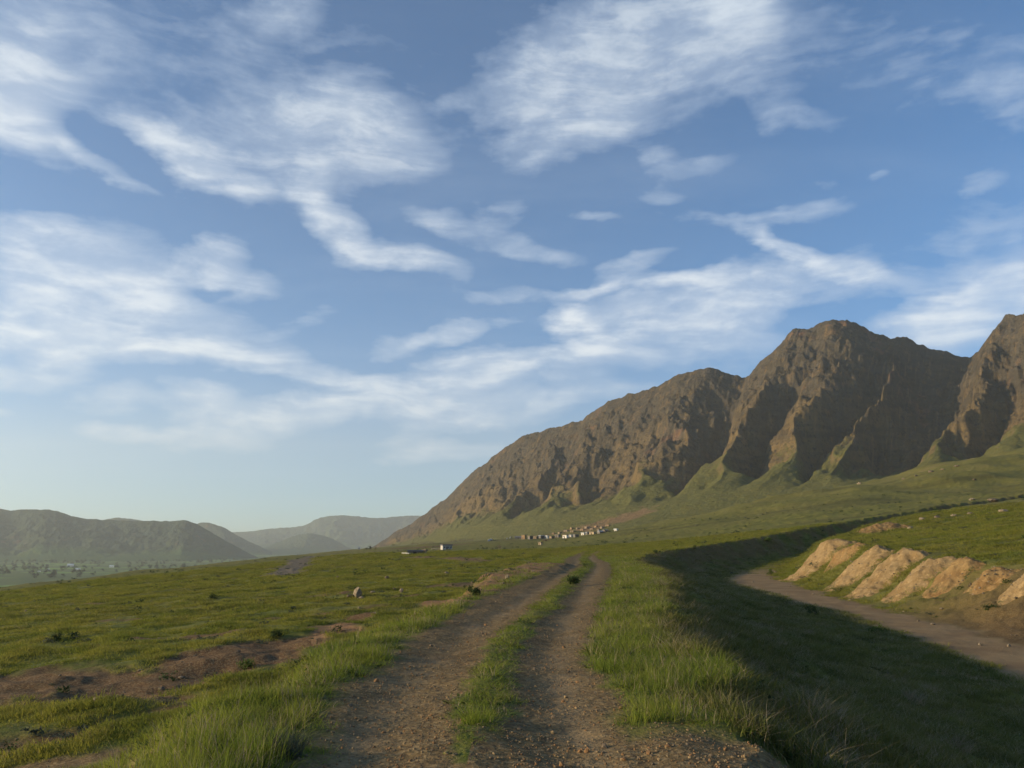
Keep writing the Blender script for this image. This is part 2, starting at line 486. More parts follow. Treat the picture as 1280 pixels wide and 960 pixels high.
def mesh_np(name, verts, faces, mats, smooth=True, attrs=None, normals=None):
    me = bpy.data.meshes.new(name)
    verts = np.asarray(verts, np.float32)
    faces = np.asarray(faces, np.int32)
    n, k = faces.shape
    me.vertices.add(len(verts))
    me.vertices.foreach_set('co', verts.ravel())
    me.loops.add(n * k)
    me.loops.foreach_set('vertex_index', faces.ravel())
    me.polygons.add(n)
    me.polygons.foreach_set('loop_start', np.arange(0, n * k, k, dtype=np.int32))
    me.polygons.foreach_set('use_smooth', np.full(n, smooth, dtype=bool))
    me.update(calc_edges=True)
    for nm, arr in (attrs or {}).items():
        a = me.attributes.new(nm, 'FLOAT', 'POINT')
        a.data.foreach_set('value', np.asarray(arr, np.float32).ravel())
    for m in (mats if isinstance(mats, (list, tuple)) else [mats]):
        me.materials.append(m)
    if normals is not None:
        me.normals_split_custom_set_from_vertices(np.asarray(normals, np.float32))
    return me


def obj(name, me, parent=None, loc=None):
    o = bpy.data.objects.new(name, me)
    link(o)
    if parent is not None:
        o.parent = parent
    if loc is not None:
        o.location = loc
    return o


def grid_faces(nr, nc, wrap=False):
    i = np.arange(nr - 1)[:, None]
    j = np.arange(nc if wrap else nc - 1)[None, :]
    a = i * nc + j
    b = i * nc + (j + 1) % nc
    c = (i + 1) * nc + (j + 1) % nc
    d = (i + 1) * nc + j
    return np.stack([a, b, c, d], -1).reshape(-1, 4)


def grid_normals(X, Y, Z, wrap=False):
    P = np.stack([X, Y, Z], -1)
    du = np.gradient(P, axis=0)
    if wrap:
        dv = (np.roll(P, -1, 1) - np.roll(P, 1, 1)) / 2
    else:
        dv = np.gradient(P, axis=1)
    n = np.cross(du, dv)
    n /= np.maximum(np.linalg.norm(n, axis=-1, keepdims=True), 1e-12)
    n[n[..., 2] < 0] *= -1
    return n.reshape(-1, 3)


# ------------------------------------------------------------------ materials
def new_mat(name):
    m = bpy.data.materials.new(name)
    m.use_nodes = True
    return m, NT(m.node_tree)


def finish(N, col, rough=0.95, bump=None, spec=0.15, trans=0.0):
    bs = N.n('ShaderNodeBsdfPrincipled', {'Base Color': col, 'Roughness': rough, 'Specular IOR Level': spec})
    if bump is not None:
        h, st, di = bump
        bn = N.n('ShaderNodeBump', {'Strength': st, 'Distance': di, 'Height': h})
        N.put(bs, 'Normal', bn.outputs[0])
    out = bs.outputs[0]
    if trans > 0:
        tr = N.n('ShaderNodeBsdfTranslucent', {'Color': col})
        mx = N.n('ShaderNodeMixShader', {0: trans, 1: out, 2: tr.outputs[0]})
        out = mx.outputs[0]
    N.n('ShaderNodeOutputMaterial', {'Surface': out})
    return bs


def grass_colour(N, pos):
    """colour of the pasture by place: fresh, dark and straw-coloured growth in patches"""
    n1 = N.noise(pos, .045, 3, .55)
    n2 = N.noise(pos, .35, 4, .6)
    n3 = N.noise(pos, 2.6, 4, .65)
    c = N.mix(N.ramp(n2, .38, .62), (.108, .124, .023), (.180, .172, .038))
    c = N.mix(N.math('MULTIPLY', N.ramp(n1, .44, .68), .50), c, (.150, .135, .040))
    c = N.mix(N.math('MULTIPLY', N.ramp(n3, .50, .72), .65), c, (.050, .064, .015))
    return c, n1, n2, n3


def ground_material(name):
    m, N = new_mat(name)
    pos = N.n('ShaderNodeNewGeometry').outputs['Position']
    g, n1, n2, n3 = grass_colour(N, pos)
    dist = N.attr('dist')
    fine = N.noise(pos, 9.0, 4, .7)
    g = N.mix(N.math('MULTIPLY', N.ramp(fine, .45, .75), .5), g, (.13, .10, .05))
    sp_ = N.n('ShaderNodeMapping', {'Vector': pos, 'Rotation': (0, 0, R(-14)), 'Scale': (.012, .05, .02)}).outputs[0]
    band = N.noise(sp_, 1.0, 5, .62, .4)
    g = N.mix(N.math('MULTIPLY', N.ramp(dist, 60, 500), .45), g, (.155, .130, .042))
    g = N.mix(N.math('MULTIPLY', N.ramp(band, .50, .68), N.ramp(dist, 15, 120, .15, .6)), g, (.070, .066, .024))
    g = N.mix(N.math('MULTIPLY', N.ramp(band, .45, .30), N.ramp(dist, 15, 120, .1, .45)), g, (.19, .145, .070))
    pz = N.n('ShaderNodeSeparateXYZ', {0: pos}).outputs[2]
    vall = N.mix(N.ramp(N.noise(N.n('ShaderNodeMapping', {'Vector': pos, 'Scale': (.002, .006, 0)}).outputs[0], 1.0, 3, .5), .52, .62), (.095, .125, .045), (.150, .240, .050))
    g = N.mix(N.ramp(pz, -40, -75), g, vall)
    # soil
    red = N.attr('red')
    so = N.mix(N.ramp(fine, .3, .7), (.128, .086, .038), (.208, .142, .062))
    so = N.mix(N.ramp(red, .15, .7, 0, .85), so, (.118, .062, .028))
    so = N.mix(N.math('MULTIPLY', N.ramp(red, .9, .97), .9), so, (.30, .165, .075))
    so = N.mix(N.ramp(red, -.1, -.4), so, (.135, .115, .085))
    grit = N.n('ShaderNodeTexVoronoi', {'Vector': pos, 'Scale': 26.0}).outputs['Color']
    gs = N.n('ShaderNodeSeparateColor', {0: grit}).outputs[0]
    so = N.mix(N.math('MULTIPLY', N.ramp(gs, .55, 1.0), .6), so, (.30, .222, .115))
    so = N.mix(N.math('MULTIPLY', N.ramp(gs, .3, 0.0), .6), so, (.07, .05, .035))
    so = N.mix(N.math('MULTIPLY', N.ramp(n3, .55, .75), .35), so, (.085, .075, .035))
    bedc = N.mix(N.ramp(n2, .3, .7), (.275, .195, .102), (.210, .140, .072))
    bedc = N.mix(N.math('MULTIPLY', N.ramp(fine, .55, .8), .4), bedc, (.11, .08, .05))
    rut = N.math('MULTIPLY', N.attr('rut'), N.ramp(N.noise(pos, .8, 4, .6), .34, .62))
    so = N.mix(N.math('MULTIPLY', rut, .62), so, (.265, .195, .108))
    damp = N.noise(pos, .55, 4, .6)
    so = N.mix(N.math('MULTIPLY', N.ramp(damp, .56, .68), .45), so, (.080, .055, .028))
    bed = N.attr('bed')
    so = N.mix(bed, so, bedc)
    msk = N.math('MAXIMUM', N.attr('soil'), bed)
    col = N.mix(msk, g, so)
    hgt = N.math('ADD', N.math('MULTIPLY', fine, .6), N.math('MULTIPLY', gs, .25))
    hgt = N.math('ADD', hgt, N.math('MULTIPLY', n3, 1.1))
    finish(N, col, .97, (hgt, .55, .09), .08)
    return m


M_ground = ground_material('ground_soil_and_grass')


def rock_material(name, tan, grey, green):
    m, N = new_mat(name)
    pos = N.n('ShaderNodeNewGeometry').outputs['Position']
    q = N.attr('up')
    sl = N.attr('steep')
    n1 = N.noise(pos, .006, 4, .6)
    n2 = N.noise(pos, .03, 6, .65)
    n3 = N.noise(pos, .16, 5, .7)
    st = N.n('ShaderNodeMapping', {'Vector': pos, 'Rotation': (R(18), R(-22), 0), 'Scale': (.25, .25, 2.2)}).outputs[0]
    strata = N.noise(st, .02, 5, .6)
    c = N.mix(N.ramp(N.math('ADD', q, N.math('MULTIPLY', N.math('SUBTRACT', n1, .5), .9)), .28, .78), tan, grey)
    c = N.mix(N.math('MULTIPLY', N.ramp(strata, .42, .66), .65), c, tuple(.62 * v for v in grey))
    c = N.mix(N.math('MULTIPLY', N.ramp(n2, .52, .70), .5), c, (tan[0] * 1.35, tan[1] * 1.2, tan[2] * 1.1))
    c = N.mix(N.math('MULTIPLY', N.ramp(n3, .55, .75), .55), c, tuple(.55 * v for v in grey))
    red = N.ramp(N.math('ADD', n1, N.math('MULTIPLY', n2, .4)), .80, .92)
    c = N.mix(N.math('MULTIPLY', red, .45), c, (.21, .105, .065))
    stc = N.n('ShaderNodeCombineXYZ', {0: N.math('MULTIPLY', N.attr('sm'), .075), 1: N.math('MULTIPLY', N.attr('tm'), .011), 2: 0.0}).outputs[0]
    scree = N.noise(stc, 1.0, 6, .65)
    c = N.mix(N.math('MULTIPLY', N.ramp(scree, .52, .70), .55), c, (tan[0] * 1.5, tan[1] * 1.35, tan[2] * 1.25))
    c = N.mix(N.math('MULTIPLY', N.ramp(scree, .46, .30), .5), c, tuple(.6 * v for v in grey))
    crag = N.noise(pos, .075, 8, .72)
    c = N.mix(N.math('MULTIPLY', N.ramp(crag, .54, .62), .8), c, tuple(.5 * v for v in grey))
    veg = N.math('SUBTRACT', N.ramp(q, .58, .05), N.math('MULTIPLY', sl, .42))
    veg = N.math('ADD', veg, N.math('MULTIPLY', N.math('SUBTRACT', n2, .5), 1.1))
    veg = N.math('ADD', veg, N.math('MULTIPLY', N.math('SUBTRACT', n3, .5), .5))
    gc = N.mix(N.ramp(n3, .4, .65), green, (green[0] * 1.3, green[1] * 1.1, green[2]))
    c = N.mix(N.math('MULTIPLY', N.ramp(veg, .16, .74), .86), c, gc)
    c = N.mix(N.math('MULTIPLY', N.attr('bare'), .85), c, (.215, .135, .07))
    hgt = N.math('ADD', N.math('MULTIPLY', n2, 14.0), N.math('MULTIPLY', n3, 5.0))
    hgt = N.math('ADD', hgt, N.math('MULTIPLY', crag, 9.0))
    hgt = N.math('ADD', hgt, N.math('MULTIPLY', scree, 4.0))
    finish(N, c, .97, (hgt, .85, 1.0), .05)
    return m


M_mount = rock_material('mountain_rock', (.170, .120, .052), (.088, .074, .050), (.108, .118, .032))
M_hill = rock_material('valley_hill_rock', (.066, .088, .046), (.052, .074, .050), (.060, .105, .036))


def plain_mat(name, col, var=.25, scale=3.0, rough=.9, bump=.3, trans=0.0, spec=.15):
    m, N = new_mat(name)
    pos = N.n('ShaderNodeTexCoord').outputs['Object']
    n = N.noise(pos, scale, 5, .65)
    a = tuple(c * (1 - var) for c in col)
    b = tuple(min(1, c * (1 + var)) for c in col)
    c = N.mix(N.ramp(n, .3, .7), a, b)
    finish(N, c, rough, (n, bump, .05), spec, trans)
    return m


# ------------------------------------------------------------------ ground sheet
fine = np.linspace(R(-38), R(38), 860)
side_a = R(38) + (np.linspace(0, 1, 90)[1:] ** 1.7) * R(142)
ang = np.concatenate([-side_a[::-1][1:], fine, side_a])        # closes at 180 degrees by wrapping
rad = np.geomspace(2.2, 15000, 690)
A_, R_ = np.meshgrid(ang, rad)
GX, GY = R_ * np.sin(A_), R_ * np.cos(A_)
GZ, g_soil, g_red, g_track, g_bed, g_bank, g_d = land(GX, GY, True)
gn = grid_normals(GX, GY, GZ, True)
gv = np.stack([GX, GY, GZ], -1).reshape(-1, 3)
gf = grid_faces(len(rad), len(ang), True)
# inner disc under the camera
cz = float(land(np.array([0.0]), np.array([0.0]))[0])
gv = np.vstack([gv, [0, 0, cz]])
gn = np.vstack([gn, [0, 0, 1]])
nc = len(ang)
inner = np.array([[len(gv) - 1, len(gv) - 1, (j + 1) % nc, j] for j in range(nc)])
soil_all = np.append(np.maximum(g_soil, g_track).ravel(), 0.9)
_rut = (np.exp(-((g_d + .92 + .12 * fbm(GX / 4, GY / 4, 2)) / .26) ** 2) + np.exp(-((g_d - .82 + .12 * fbm(GX / 4, GY / 4, 2)) / .24) ** 2)) * g_track
at_all = {'rut': np.append(_rut.ravel(), 0), 'soil': soil_all, 'red': np.append(np.where(g_track > .3, .12, g_red).ravel(), .1), 'bed': np.append(g_bed.ravel(), 0),
          'dist': np.append(np.hypot(GX, GY).ravel(), 0)}
f_tr = np.append(g_track.ravel(), 1)[gf].mean(1) > .5
f_bd = (np.append(g_bed.ravel(), 0)[gf].mean(1) > .5) & ~f_tr


def sub_sheet(name, sel_faces):
    used, inv = np.unique(sel_faces, return_inverse=True)
    me = mesh_np(name, gv[used], inv.reshape(-1, sel_faces.shape[1]), M_ground,
                 attrs={k: v[used] for k, v in at_all.items()}, normals=gn[used])
    return tag(obj(name, me), kind='structure')


ground = sub_sheet('ground', gf[~f_tr & ~f_bd])
tri_inner = inner[:, 1:]
g2 = sub_sheet('dirt_road', gf[f_tr])
used, inv = np.unique(tri_inner, return_inverse=True)
road_patch = tag(obj('road_surface', mesh_np('road_surface', gv[used], inv.reshape(-1, 3), M_ground,
                     attrs={k: v[used] for k, v in at_all.items()}, normals=gn[used])), kind='structure')
wash = sub_sheet('dry_wash_bed', gf[f_bd])


def hz(x, y):
    return land(np.atleast_1d(np.asarray(x, float)), np.atleast_1d(np.asarray(y, float)))


# ------------------------------------------------------------------ mountains
def range_mesh(name, crest, base, nS, nQ, mat, spur, prof=1.35, back=.7, seed=0.0, crest_rough=0.0, wmax=1.0, fan=.1, ridges=None):
    """a range between a crest line and a foot line (pixel, pixel, distance), cut by gullies that run down the slope"""
    c = np.array([at(*p) for p in crest])
    b = np.array([at(*p) for p in base])
    pts = smooth_line(np.hstack([c, b]), nS)
    C, B = pts[:, :3], pts[:, 3:]
    S = np.concatenate([[0], np.cumsum(np.linalg.norm(np.diff(C[:, :2], axis=0), axis=1))])
    C = C.copy()
    C[:, 2] += crest_rough * fbm(S / 130 + seed, S * 0 + 3.1, 5, .55)
    qf = np.linspace(-.3, 1, nQ)
    qb = 1 + back * np.linspace(0, 1, max(8, nQ // 6))[1:]
    q = np.concatenate([qf, qb])[:, None]
    qc = np.clip(q, -1, 1)
    X = B[None, :, 0] + (C - B)[None, :, 0] * q
    Y = B[None, :, 1] + (C - B)[None, :, 1] * q
    Hh = (C - B)[None, :, 2]
    pr = np.where(q < 0, q * .5, np.where(q <= 1, .38 * np.abs(qc) + .62 * np.abs(qc) ** prof, 1 - (q - 1) * 1.3))
    Z = B[None, :, 2] + Hh * pr
    run = np.hypot((C - B)[None, :, 0], (C - B)[None, :, 1])
    T = q * run
    SS = np.broadcast_to(S[None, :], X.shape)
    w1_ = fbm(SS / 420 + seed, T / 420 + 2 * seed, 3)
    w2_ = fbm(SS / 120 - seed, T / 150 + seed, 3)
    qq = np.clip(q, 0, 1)
    hs = np.clip(Hh / 500.0, .12, 1.3)
    env = ss(fan * .5, fan + .38, qq)
    kk = np.linspace(0, len(crest) - 1, nS)[None, :]
    if ridges is not None:
        rk, ra = np.array(ridges).T
        phi = np.interp(kk, rk, np.arange(len(rk))) + .28 * w1_ + .16 * w2_
        i_ = np.clip(np.floor(phi).astype(int), 0, len(rk) - 1)
        tri = np.abs(2 * (phi - np.floor(phi)) - 1)
        tri = np.where(phi - np.floor(phi) < .5, tri ** 1.25, tri ** .85)
        dep = np.interp(kk + 0 * phi, rk, ra)
        e = ss(fan * .4, fan + .40, qq) * (1 - .78 * ss(.48, 1.0, qq))
        Z = Z - .66 * dep * hs * e * (1 - tri)
    for (lam, amp, warp, top, ph) in spur:
        fr = SS / lam + ph + (w1_ * warp * .9 + w2_ * warp * .45) * (120 / lam) ** .4
        tri = np.abs(2 * (fr - np.floor(fr)) - 1)
        tri = tri ** .85
        mod = .65 + .5 * perlin(np.floor(fr) * 7.13 + seed, fr * 0 + lam)
        e = env * (1 - ss(top, 1.0, qq) * .93)
        Z = Z - amp * hs * mod * e * (1 - tri) ** .9
    det = fbm(X / 60 + seed, Y / 60, 5, .56)
    rid = 1 - np.abs(fbm(X / 34 + seed, Y / 34, 4, .55))
    Z = Z + hs * env * (10 * det + 10 * (rid - .7)) * (.6 + .9 * ss(.3, .75, qq)) * (1 - .7 * ss(.8, 1, qq)) * np.where(q > 1, .4, 1) * wmax
    Z = Z + 1.2 * fbm(X / 40, Y / 40, 3) * hs
    nrm = grid_normals(X, Y, Z)
    steep = 1 - np.clip((nrm[:, 2] - .45) / .4, 0, 1)
    bare = np.zeros_like(X)
    if ridges is not None:
        en = fbm(X / 25, Y / 25, 3)
        for (a, q_, r_, rd, dep) in FAR_SOIL:
            bare = np.maximum(bare, 1 - ss(.5, 1.3, capsule(X, Y, a, q_) / (r_ * 1.4) + .6 * en))
    V = np.stack([X, Y, Z], -1).reshape(-1, 3)
    me = mesh_np(name, V, grid_faces(X.shape[0], X.shape[1]), mat,
                 attrs={'up': np.clip(pr + 0 * X, 0, 1), 'steep': steep, 'bare': bare, 'sm': SS, 'tm': T})
    return tag(obj(name, me), kind='structure'), X, Y, Z


crest = [(425, 692, 3900), (462, 684, 3750), (490, 668, 3600), (520, 650, 3450), (560, 619, 3300), (600, 582, 3150), (628, 560, 3050), (652, 544, 2950), (684, 536, 2880),
         (700, 533, 2820), (722, 523, 2760), (740, 511, 2710), (765, 499, 2650), (790, 485, 2600), (830, 472, 2540), (862, 461, 2500), (895, 457, 2470),
         (930, 463, 2460), (950, 447, 2440), (985, 415, 2400), (1005, 403, 2370), (1040, 395, 2330), (1075, 402, 2330), (1110, 413, 2350), (1160, 428, 2400), (1205, 437, 2400),
         (1222, 428, 2330), (1245, 404, 2230), (1268, 387, 2170), (1300, 372, 2100), (1350, 360, 2020), (1420, 385, 1950), (1520, 420, 1850), (1680, 440, 1750)]
foot = [(432, 693, 3300), (455, 691, 3100), (480, 688, 2900), (500, 685, 2700), (520, 682, 2500), (545, 679, 2300), (558, 677, 2200), (572, 675, 2100), (590, 673, 2000),
        (602, 672, 1930), (616, 671, 1870), (630, 670, 1810), (645, 669, 1760), (662, 667, 1700), (695, 663, 1640), (725, 660, 1590), (755, 656, 1540),
        (785, 652, 1500), (805, 649, 1470), (835, 646, 1440), (860, 643, 1420), (915, 639, 1390), (950, 636, 1370), (980, 633, 1350), (1015, 629, 1310), (1050, 625, 1280),
        (1085, 621, 1260), (1120, 617, 1230), (1160, 612, 1200), (1210, 606, 1160), (1280, 598, 1110), (1360, 590, 1060), (1460, 580, 1000), (1620, 570, 950)]
mountain, *_ = range_mesh('mountain', crest, foot, 1250, 330, M_mount,
                          [(205, 62, .75, .50, .4), (94, 25, .8, .62, .25), (43, 8, .9, .8, .1)], prof=1.38, seed=3.7, crest_rough=7, fan=.16, wmax=.85,
                          ridges=[(0, 30), (2.4, 60), (5.2, 85), (8.6, 105), (11.9, 125), (15.4, 140), (19.1, 140), (21.4, 120), (23.6, 165), (27.0, 165), (29.5, 150), (31.5, 120), (33, 100)])


def hill(name, crest, base, nS, nQ, seed, **kw):
    sp_ = kw.pop('spur', [(900, 105, .6, .6, .2), (380, 66, .7, .75, .5), (150, 17, .8, .85, .3)])
    return range_mesh(name, crest, base, nS, nQ, M_hill, sp_, prof=1.3, seed=seed, **kw)


V = lambda x, y, z=-88: (x, y, (z - CAMZ) / pix(x, y)[2])      # a pixel on the valley floor


def foot_at(px, t, z=-95):
    """pixel triple for a foot point at distance t on the valley floor"""
    py = HOR + F * (CAMZ - z) / t
    return (px, py, t)


hill('hill', [(-420, 600, 6200), (-260, 612, 6000), (-120, 622, 5900), (0, 636, 5800), (62, 637, 5750), (100, 647, 5700), (150, 650, 5700), (200, 651, 5650), (235, 651, 5600), (262, 664, 5600),
              (290, 680, 5650), (322, 697, 5700)],
     [foot_at(-420, 4000), foot_at(-260, 4100), foot_at(-120, 4200), foot_at(0, 4300), foot_at(62, 4350), foot_at(100, 4400), foot_at(150, 4450), foot_at(200, 4600),
      foot_at(235, 4700), foot_at(262, 4900), foot_at(290, 5100), foot_at(322, 5400)], 420, 110, 11.0, crest_rough=5)
hill('hill', [(90, 660, 8800), (120, 651, 8700), (150, 647, 8600), (180, 651, 8600), (230, 658, 8400), (252, 653, 8200), (275, 657, 8100), (300, 671, 8000), (340, 690, 8000)],
     [foot_at(90, 7000), foot_at(120, 7000), foot_at(150, 7000), foot_at(180, 7000), foot_at(230, 7000), foot_at(252, 7000), foot_at(275, 7000), foot_at(300, 7200), foot_at(340, 7500)],
     240, 70, 5.0, crest_rough=6)
hill('hill', [(300, 693, 9300), (335, 683, 9200), (362, 672, 9100), (385, 667, 9000), (412, 672, 9000), (440, 686, 9000), (470, 695, 9000)],
     [foot_at(295, 8300), foot_at(330, 8000), foot_at(360, 7900), foot_at(385, 7900), foot_at(412, 8000), foot_at(445, 8100), foot_at(475, 8300)],
     220, 60, 8.0, crest_rough=5, spur=[(500, 35, .5, .8, .2), (200, 20, .6, .9, .5)])
hill('hill', [(220, 676, 12600), (270, 667, 12500), (310, 664, 12500), (345, 660, 12400), (378, 657, 12300), (400, 647, 12200), (432, 644, 12200), (470, 647, 12300), (500, 645, 12600), (530, 644, 12800),
              (560, 642, 13000), (620, 650, 13000), (700, 660, 13000)],
     [foot_at(220, 10200), foot_at(270, 10200), foot_at(310, 10200), foot_at(345, 10200), foot_at(378, 10100), foot_at(400, 10000), foot_at(432, 10000), foot_at(470, 10100), foot_at(500, 10300),
      foot_at(530, 10500), foot_at(560, 10700), foot_at(620, 10900), foot_at(700, 11000)],
     380, 90, 21.0, crest_rough=8, spur=[(1500, 110, .5, .8, .2), (600, 60, .6, .88, .5), (250, 25, .7, .94, .3)])

# rays from the photograph's camera onto the built land
_bvh = []
for o_ in (ground, g2, wash, mountain):
    me = o_.data
    vs = np.empty(len(me.vertices) * 3, np.float32)
    me.vertices.foreach_get('co', vs)
    vs = vs.reshape(-1, 3)
    fs = np.empty(len(me.loops), np.int32)
    me.loops.foreach_get('vertex_index', fs)
    _bvh.append(BVHTree.FromPolygons(vs.tolist(), fs.reshape(-1, 4).tolist()))
_cam = Vector((0, 0, CAMZ))


def spot(px, py):
    """point of the land seen at a pixel, and its distance"""
    d = Vector(pix(px, py))
    L = d.length
    best = None
    for b_ in _bvh:
        h = b_.ray_cast(_cam, d)
        if h[0] is not None and (best is None or h[3] < best[1]):
            best = (h[0], h[3])
    if best is None:
        return None, None
    return best[0], best[1] / L


def drop(x, y):
    """height of the built land straight below a point"""
    z = -1e9
    for b_ in _bvh:
        h = b_.ray_cast(Vector((x, y, 3000)), Vector((0, 0, -1)))
        if h[0] is not None:
            z = max(z, h[0].z)
    return z


# ------------------------------------------------------------------ spoil heaps
def heap_mat(name, lo, hi, seed):
    m, N = new_mat(name)
    pos = N.n('ShaderNodeNewGeometry').outputs['Position']
    n = N.noise(pos, .9, 5, .65)
    f_ = N.noise(pos, 7.0, 4, .7)
    v = N.n('ShaderNodeTexVoronoi', {'Vector': pos, 'Scale': 5.5})
    gs = N.n('ShaderNodeSeparateColor', {0: v.outputs['Color']}).outputs[0]
    c = N.mix(N.ramp(n, .35, .65), lo, hi)
    c = N.mix(N.math('MULTIPLY', N.ramp(gs, .7, 1.0), .5), c, tuple(min(1, 1.4 * q) for q in hi))
    c = N.mix(N.math('MULTIPLY', N.ramp(f_, .55, .8), .45), c, tuple(.5 * q for q in lo))
    c = N.mix(N.math('MULTIPLY', N.attr('weed'), N.ramp(f_, .4, .6)), c, (.07, .08, .03))
    hgt = N.math('ADD', N.math('MULTIPLY', f_, .7), N.math('MULTIPLY', gs, .5))
    finish(N, c, .97, (hgt, .8, .16), .08)
    return m


HM_tan = heap_mat('sandy_spoil', (.250, .165, .072), (.330, .228, .108), 0)
HM_red = heap_mat('reddish_spoil', (.225, .132, .052), (.290, .190, .080), 1)


HEAP_PTS = []


def make_heap(px, py, t, lx, ly, H, rot, mat, label, skew=.35, seed=0.0):
    """a dumped pile under the peak seen at a pixel: long tail towards the wash on the left"""
    tt = np.linspace(max(20, t * .6), t * 1.8, 900)
    dd = pix(px, py)
    clear = CAMZ + dd[2] * tt - hz(dd[0] * tt, dd[1] * tt)
    sb, _ = bed_frame(dd[0] * tt, dd[1] * tt)
    H *= .54
    lx *= .82
    ly *= 1.06
    okk = (clear < H) & (sb < -7.5)
    i2 = int(np.argmax(okk)) if okk.any() else int(np.searchsorted(tt, t))
    t2 = tt[i2]
    H = float(np.clip(clear[i2], .8, H))
    lx, ly, H = lx * (t2 / t) ** .7, ly * (t2 / t) ** .7, H
    pk = at(px, py, t2)
    n = 84
    a = np.linspace(-1.15, 1.15, n)
    U, Wv = np.meshgrid(a, a)
    cr, sr = math.cos(rot), math.sin(rot)
    # the peak lies towards the right end
    lxv = np.where(U < 0, lx * (1 + skew), lx * (1 - skew))
    X = pk[0] + cr * U * lxv - sr * Wv * ly
    Y = pk[1] + sr * U * lxv + cr * Wv * ly
    r = np.hypot(U, Wv) + .11 * fbm(X / 2.2 + seed, Y / 2.2, 3)
    G = hz(X.ravel(), Y.ravel()).reshape(X.shape)
    pr = np.clip(1 - r, 0, 1)
    pr = 1 - np.sqrt((1 - pr) ** 2 + .012) + .05
    pr = np.clip(pr, 0, 1)
    pr = .45 * pr + .55 * (.5 - .5 * np.cos(np.pi * np.clip(pr * 1.06, 0, 1)))
    nb = .13 * fbm(X / 1.5 + seed, Y / 1.5, 4) + .10 * fbm(X / .6, Y / .6, 3) + .12 * fbm(X / 3.5 + seed, Y / 3.5, 3)
    g0 = float(hz(pk[0], pk[1])[0])
    Z = G - .25 + (H + .25) * pr + nb * np.clip(pr * 6, 0, 1)
    weed = ss(.2, .5, fbm(X / 1.5 + 9 + seed, Y / 1.5, 3)) * (1 - ss(.25, .8, pr)) + ss(.12, .02, pr + .08 * fbm(X, Y, 2)) + ss(.35, .6, U) * .5
    pick_ = np.flatnonzero((pr.ravel() > .08) & (rng.random(pr.size) < .05))
    HEAP_PTS.append(np.stack([X, Y, Z], -1).reshape(-1, 3)[pick_])
    me = mesh_np('spoil_heap', np.stack([X - pk[0], Y - pk[1], Z - g0], -1).reshape(-1, 3), grid_faces(n, n), mat,
                 attrs={'weed': np.clip(weed, 0, 1)})
    o = obj('spoil_heap', me, loc=(pk[0], pk[1], g0))
    tag(o, label, 'earth heap', 'spoil heaps along the dry wash')


make_heap(1030, 678, 101, 7.2, 5.4, 2.4, R(38), HM_tan, 'broad sandy spoil heap at the left end of the row, where the wash bends', .35, 1.0)
make_heap(1056, 685, 95, 3.4, 3.2, 1.9, R(30), HM_red, 'small reddish cap of earth against the right shoulder of the broad sandy heap', .2, 2.0)
make_heap(1084, 690, 88, 6.2, 3.6, 2.2, R(30), HM_tan, 'pale spoil heap tucked just right of the broad sandy heap', .45, 3.0)
make_heap(1119, 695, 80, 6.6, 3.4, 2.3, R(30), HM_tan, 'pale gravel heap in the middle of the row with a long left tail', .45, 4.0)
make_heap(1163, 708, 70, 5.6, 2.9, 2.2, R(28), HM_tan, 'rounded sandy heap standing clear with green grass at its foot', .45, 5.0)
make_heap(1201, 720, 61, 4.0, 2.2, 1.8, R(28), HM_red, 'pointed orange heap between the rounded sandy heap and the low stony one', .45, 6.0)
make_heap(1249, 739, 52, 3.0, 1.9, 1.2, R(26), HM_red, 'low stony orange heap with a dark weed on its front', .4, 7.0)
make_heap(1288, 750, 47.5, 3.0, 1.9, 1.2, R(26), HM_tan, 'spoil heap cut off by the right edge of the picture', .4, 8.0)
make_heap(1106, 653, 126, 7.0, 4.2, 2.2, R(40), HM_red, 'narrow reddish bank of spoil higher up behind the broad sandy heap', .45, 9.0)

# ------------------------------------------------------------------ rocks
M_rock = plain_mat('pale_rock', (.225, .18, .12), .4, 2.5, .92, .6)
M_rock2 = plain_mat('brown_rock', (.14, .11, .075), .4, 2.5, .92, .6)


def ico(sub):
    import bmesh
    bm = bmesh.new()
    bmesh.ops.create_icosphere(bm, subdivisions=sub, radius=1)
    v = np.array([p.co[:] for p in bm.verts])
    f = np.array([[p.index for p in fc.verts] for fc in bm.faces])
    bm.free()
    return v, f


ICO3, ICO2, ICO1 = ico(4), ico(3), ico(1)


def rock_mesh(seed, mat, sub=ICO2, name='rock', cut=5):
    v, f = sub
    r = np.random.default_rng(seed)
    v = v * np.array([1, r.uniform(.65, .95), r.uniform(.5, .85)])
    for _ in range(cut):                       # flat broken faces
        n = r.normal(size=3)
        n /= np.linalg.norm(n)
        d = r.uniform(.42, .72)
        k = v @ n - d
        v = v - np.outer(np.maximum(k, 0) * .92, n)
    o = r.uniform(0, 50)
    v = v * (1 + .16 * fbm(v[:, 0] * 1.7 + o, v[:, 1] * 1.7 + v[:, 2] * 1.3, 4))[:, None]
    return mesh_np(name, v, f, mat, smooth=False)


def rock(px, py, wpx, label, mat=M_rock, seed=0, group=None, h=1.0):
    p, t = spot(px, py)
    if p is None:
        return
    s = wpx * t / F / 2 * (1.1 if t < 95 else .85)
    o = obj('rock', rock_mesh(seed, mat), loc=(p.x, p.y, p.z + s * (.60 if t < 95 else .12) * h))
    o.scale = (s, s, s * h)
    o.rotation_euler.z = seed * 1.7
    tag(o, label, 'rock', group)


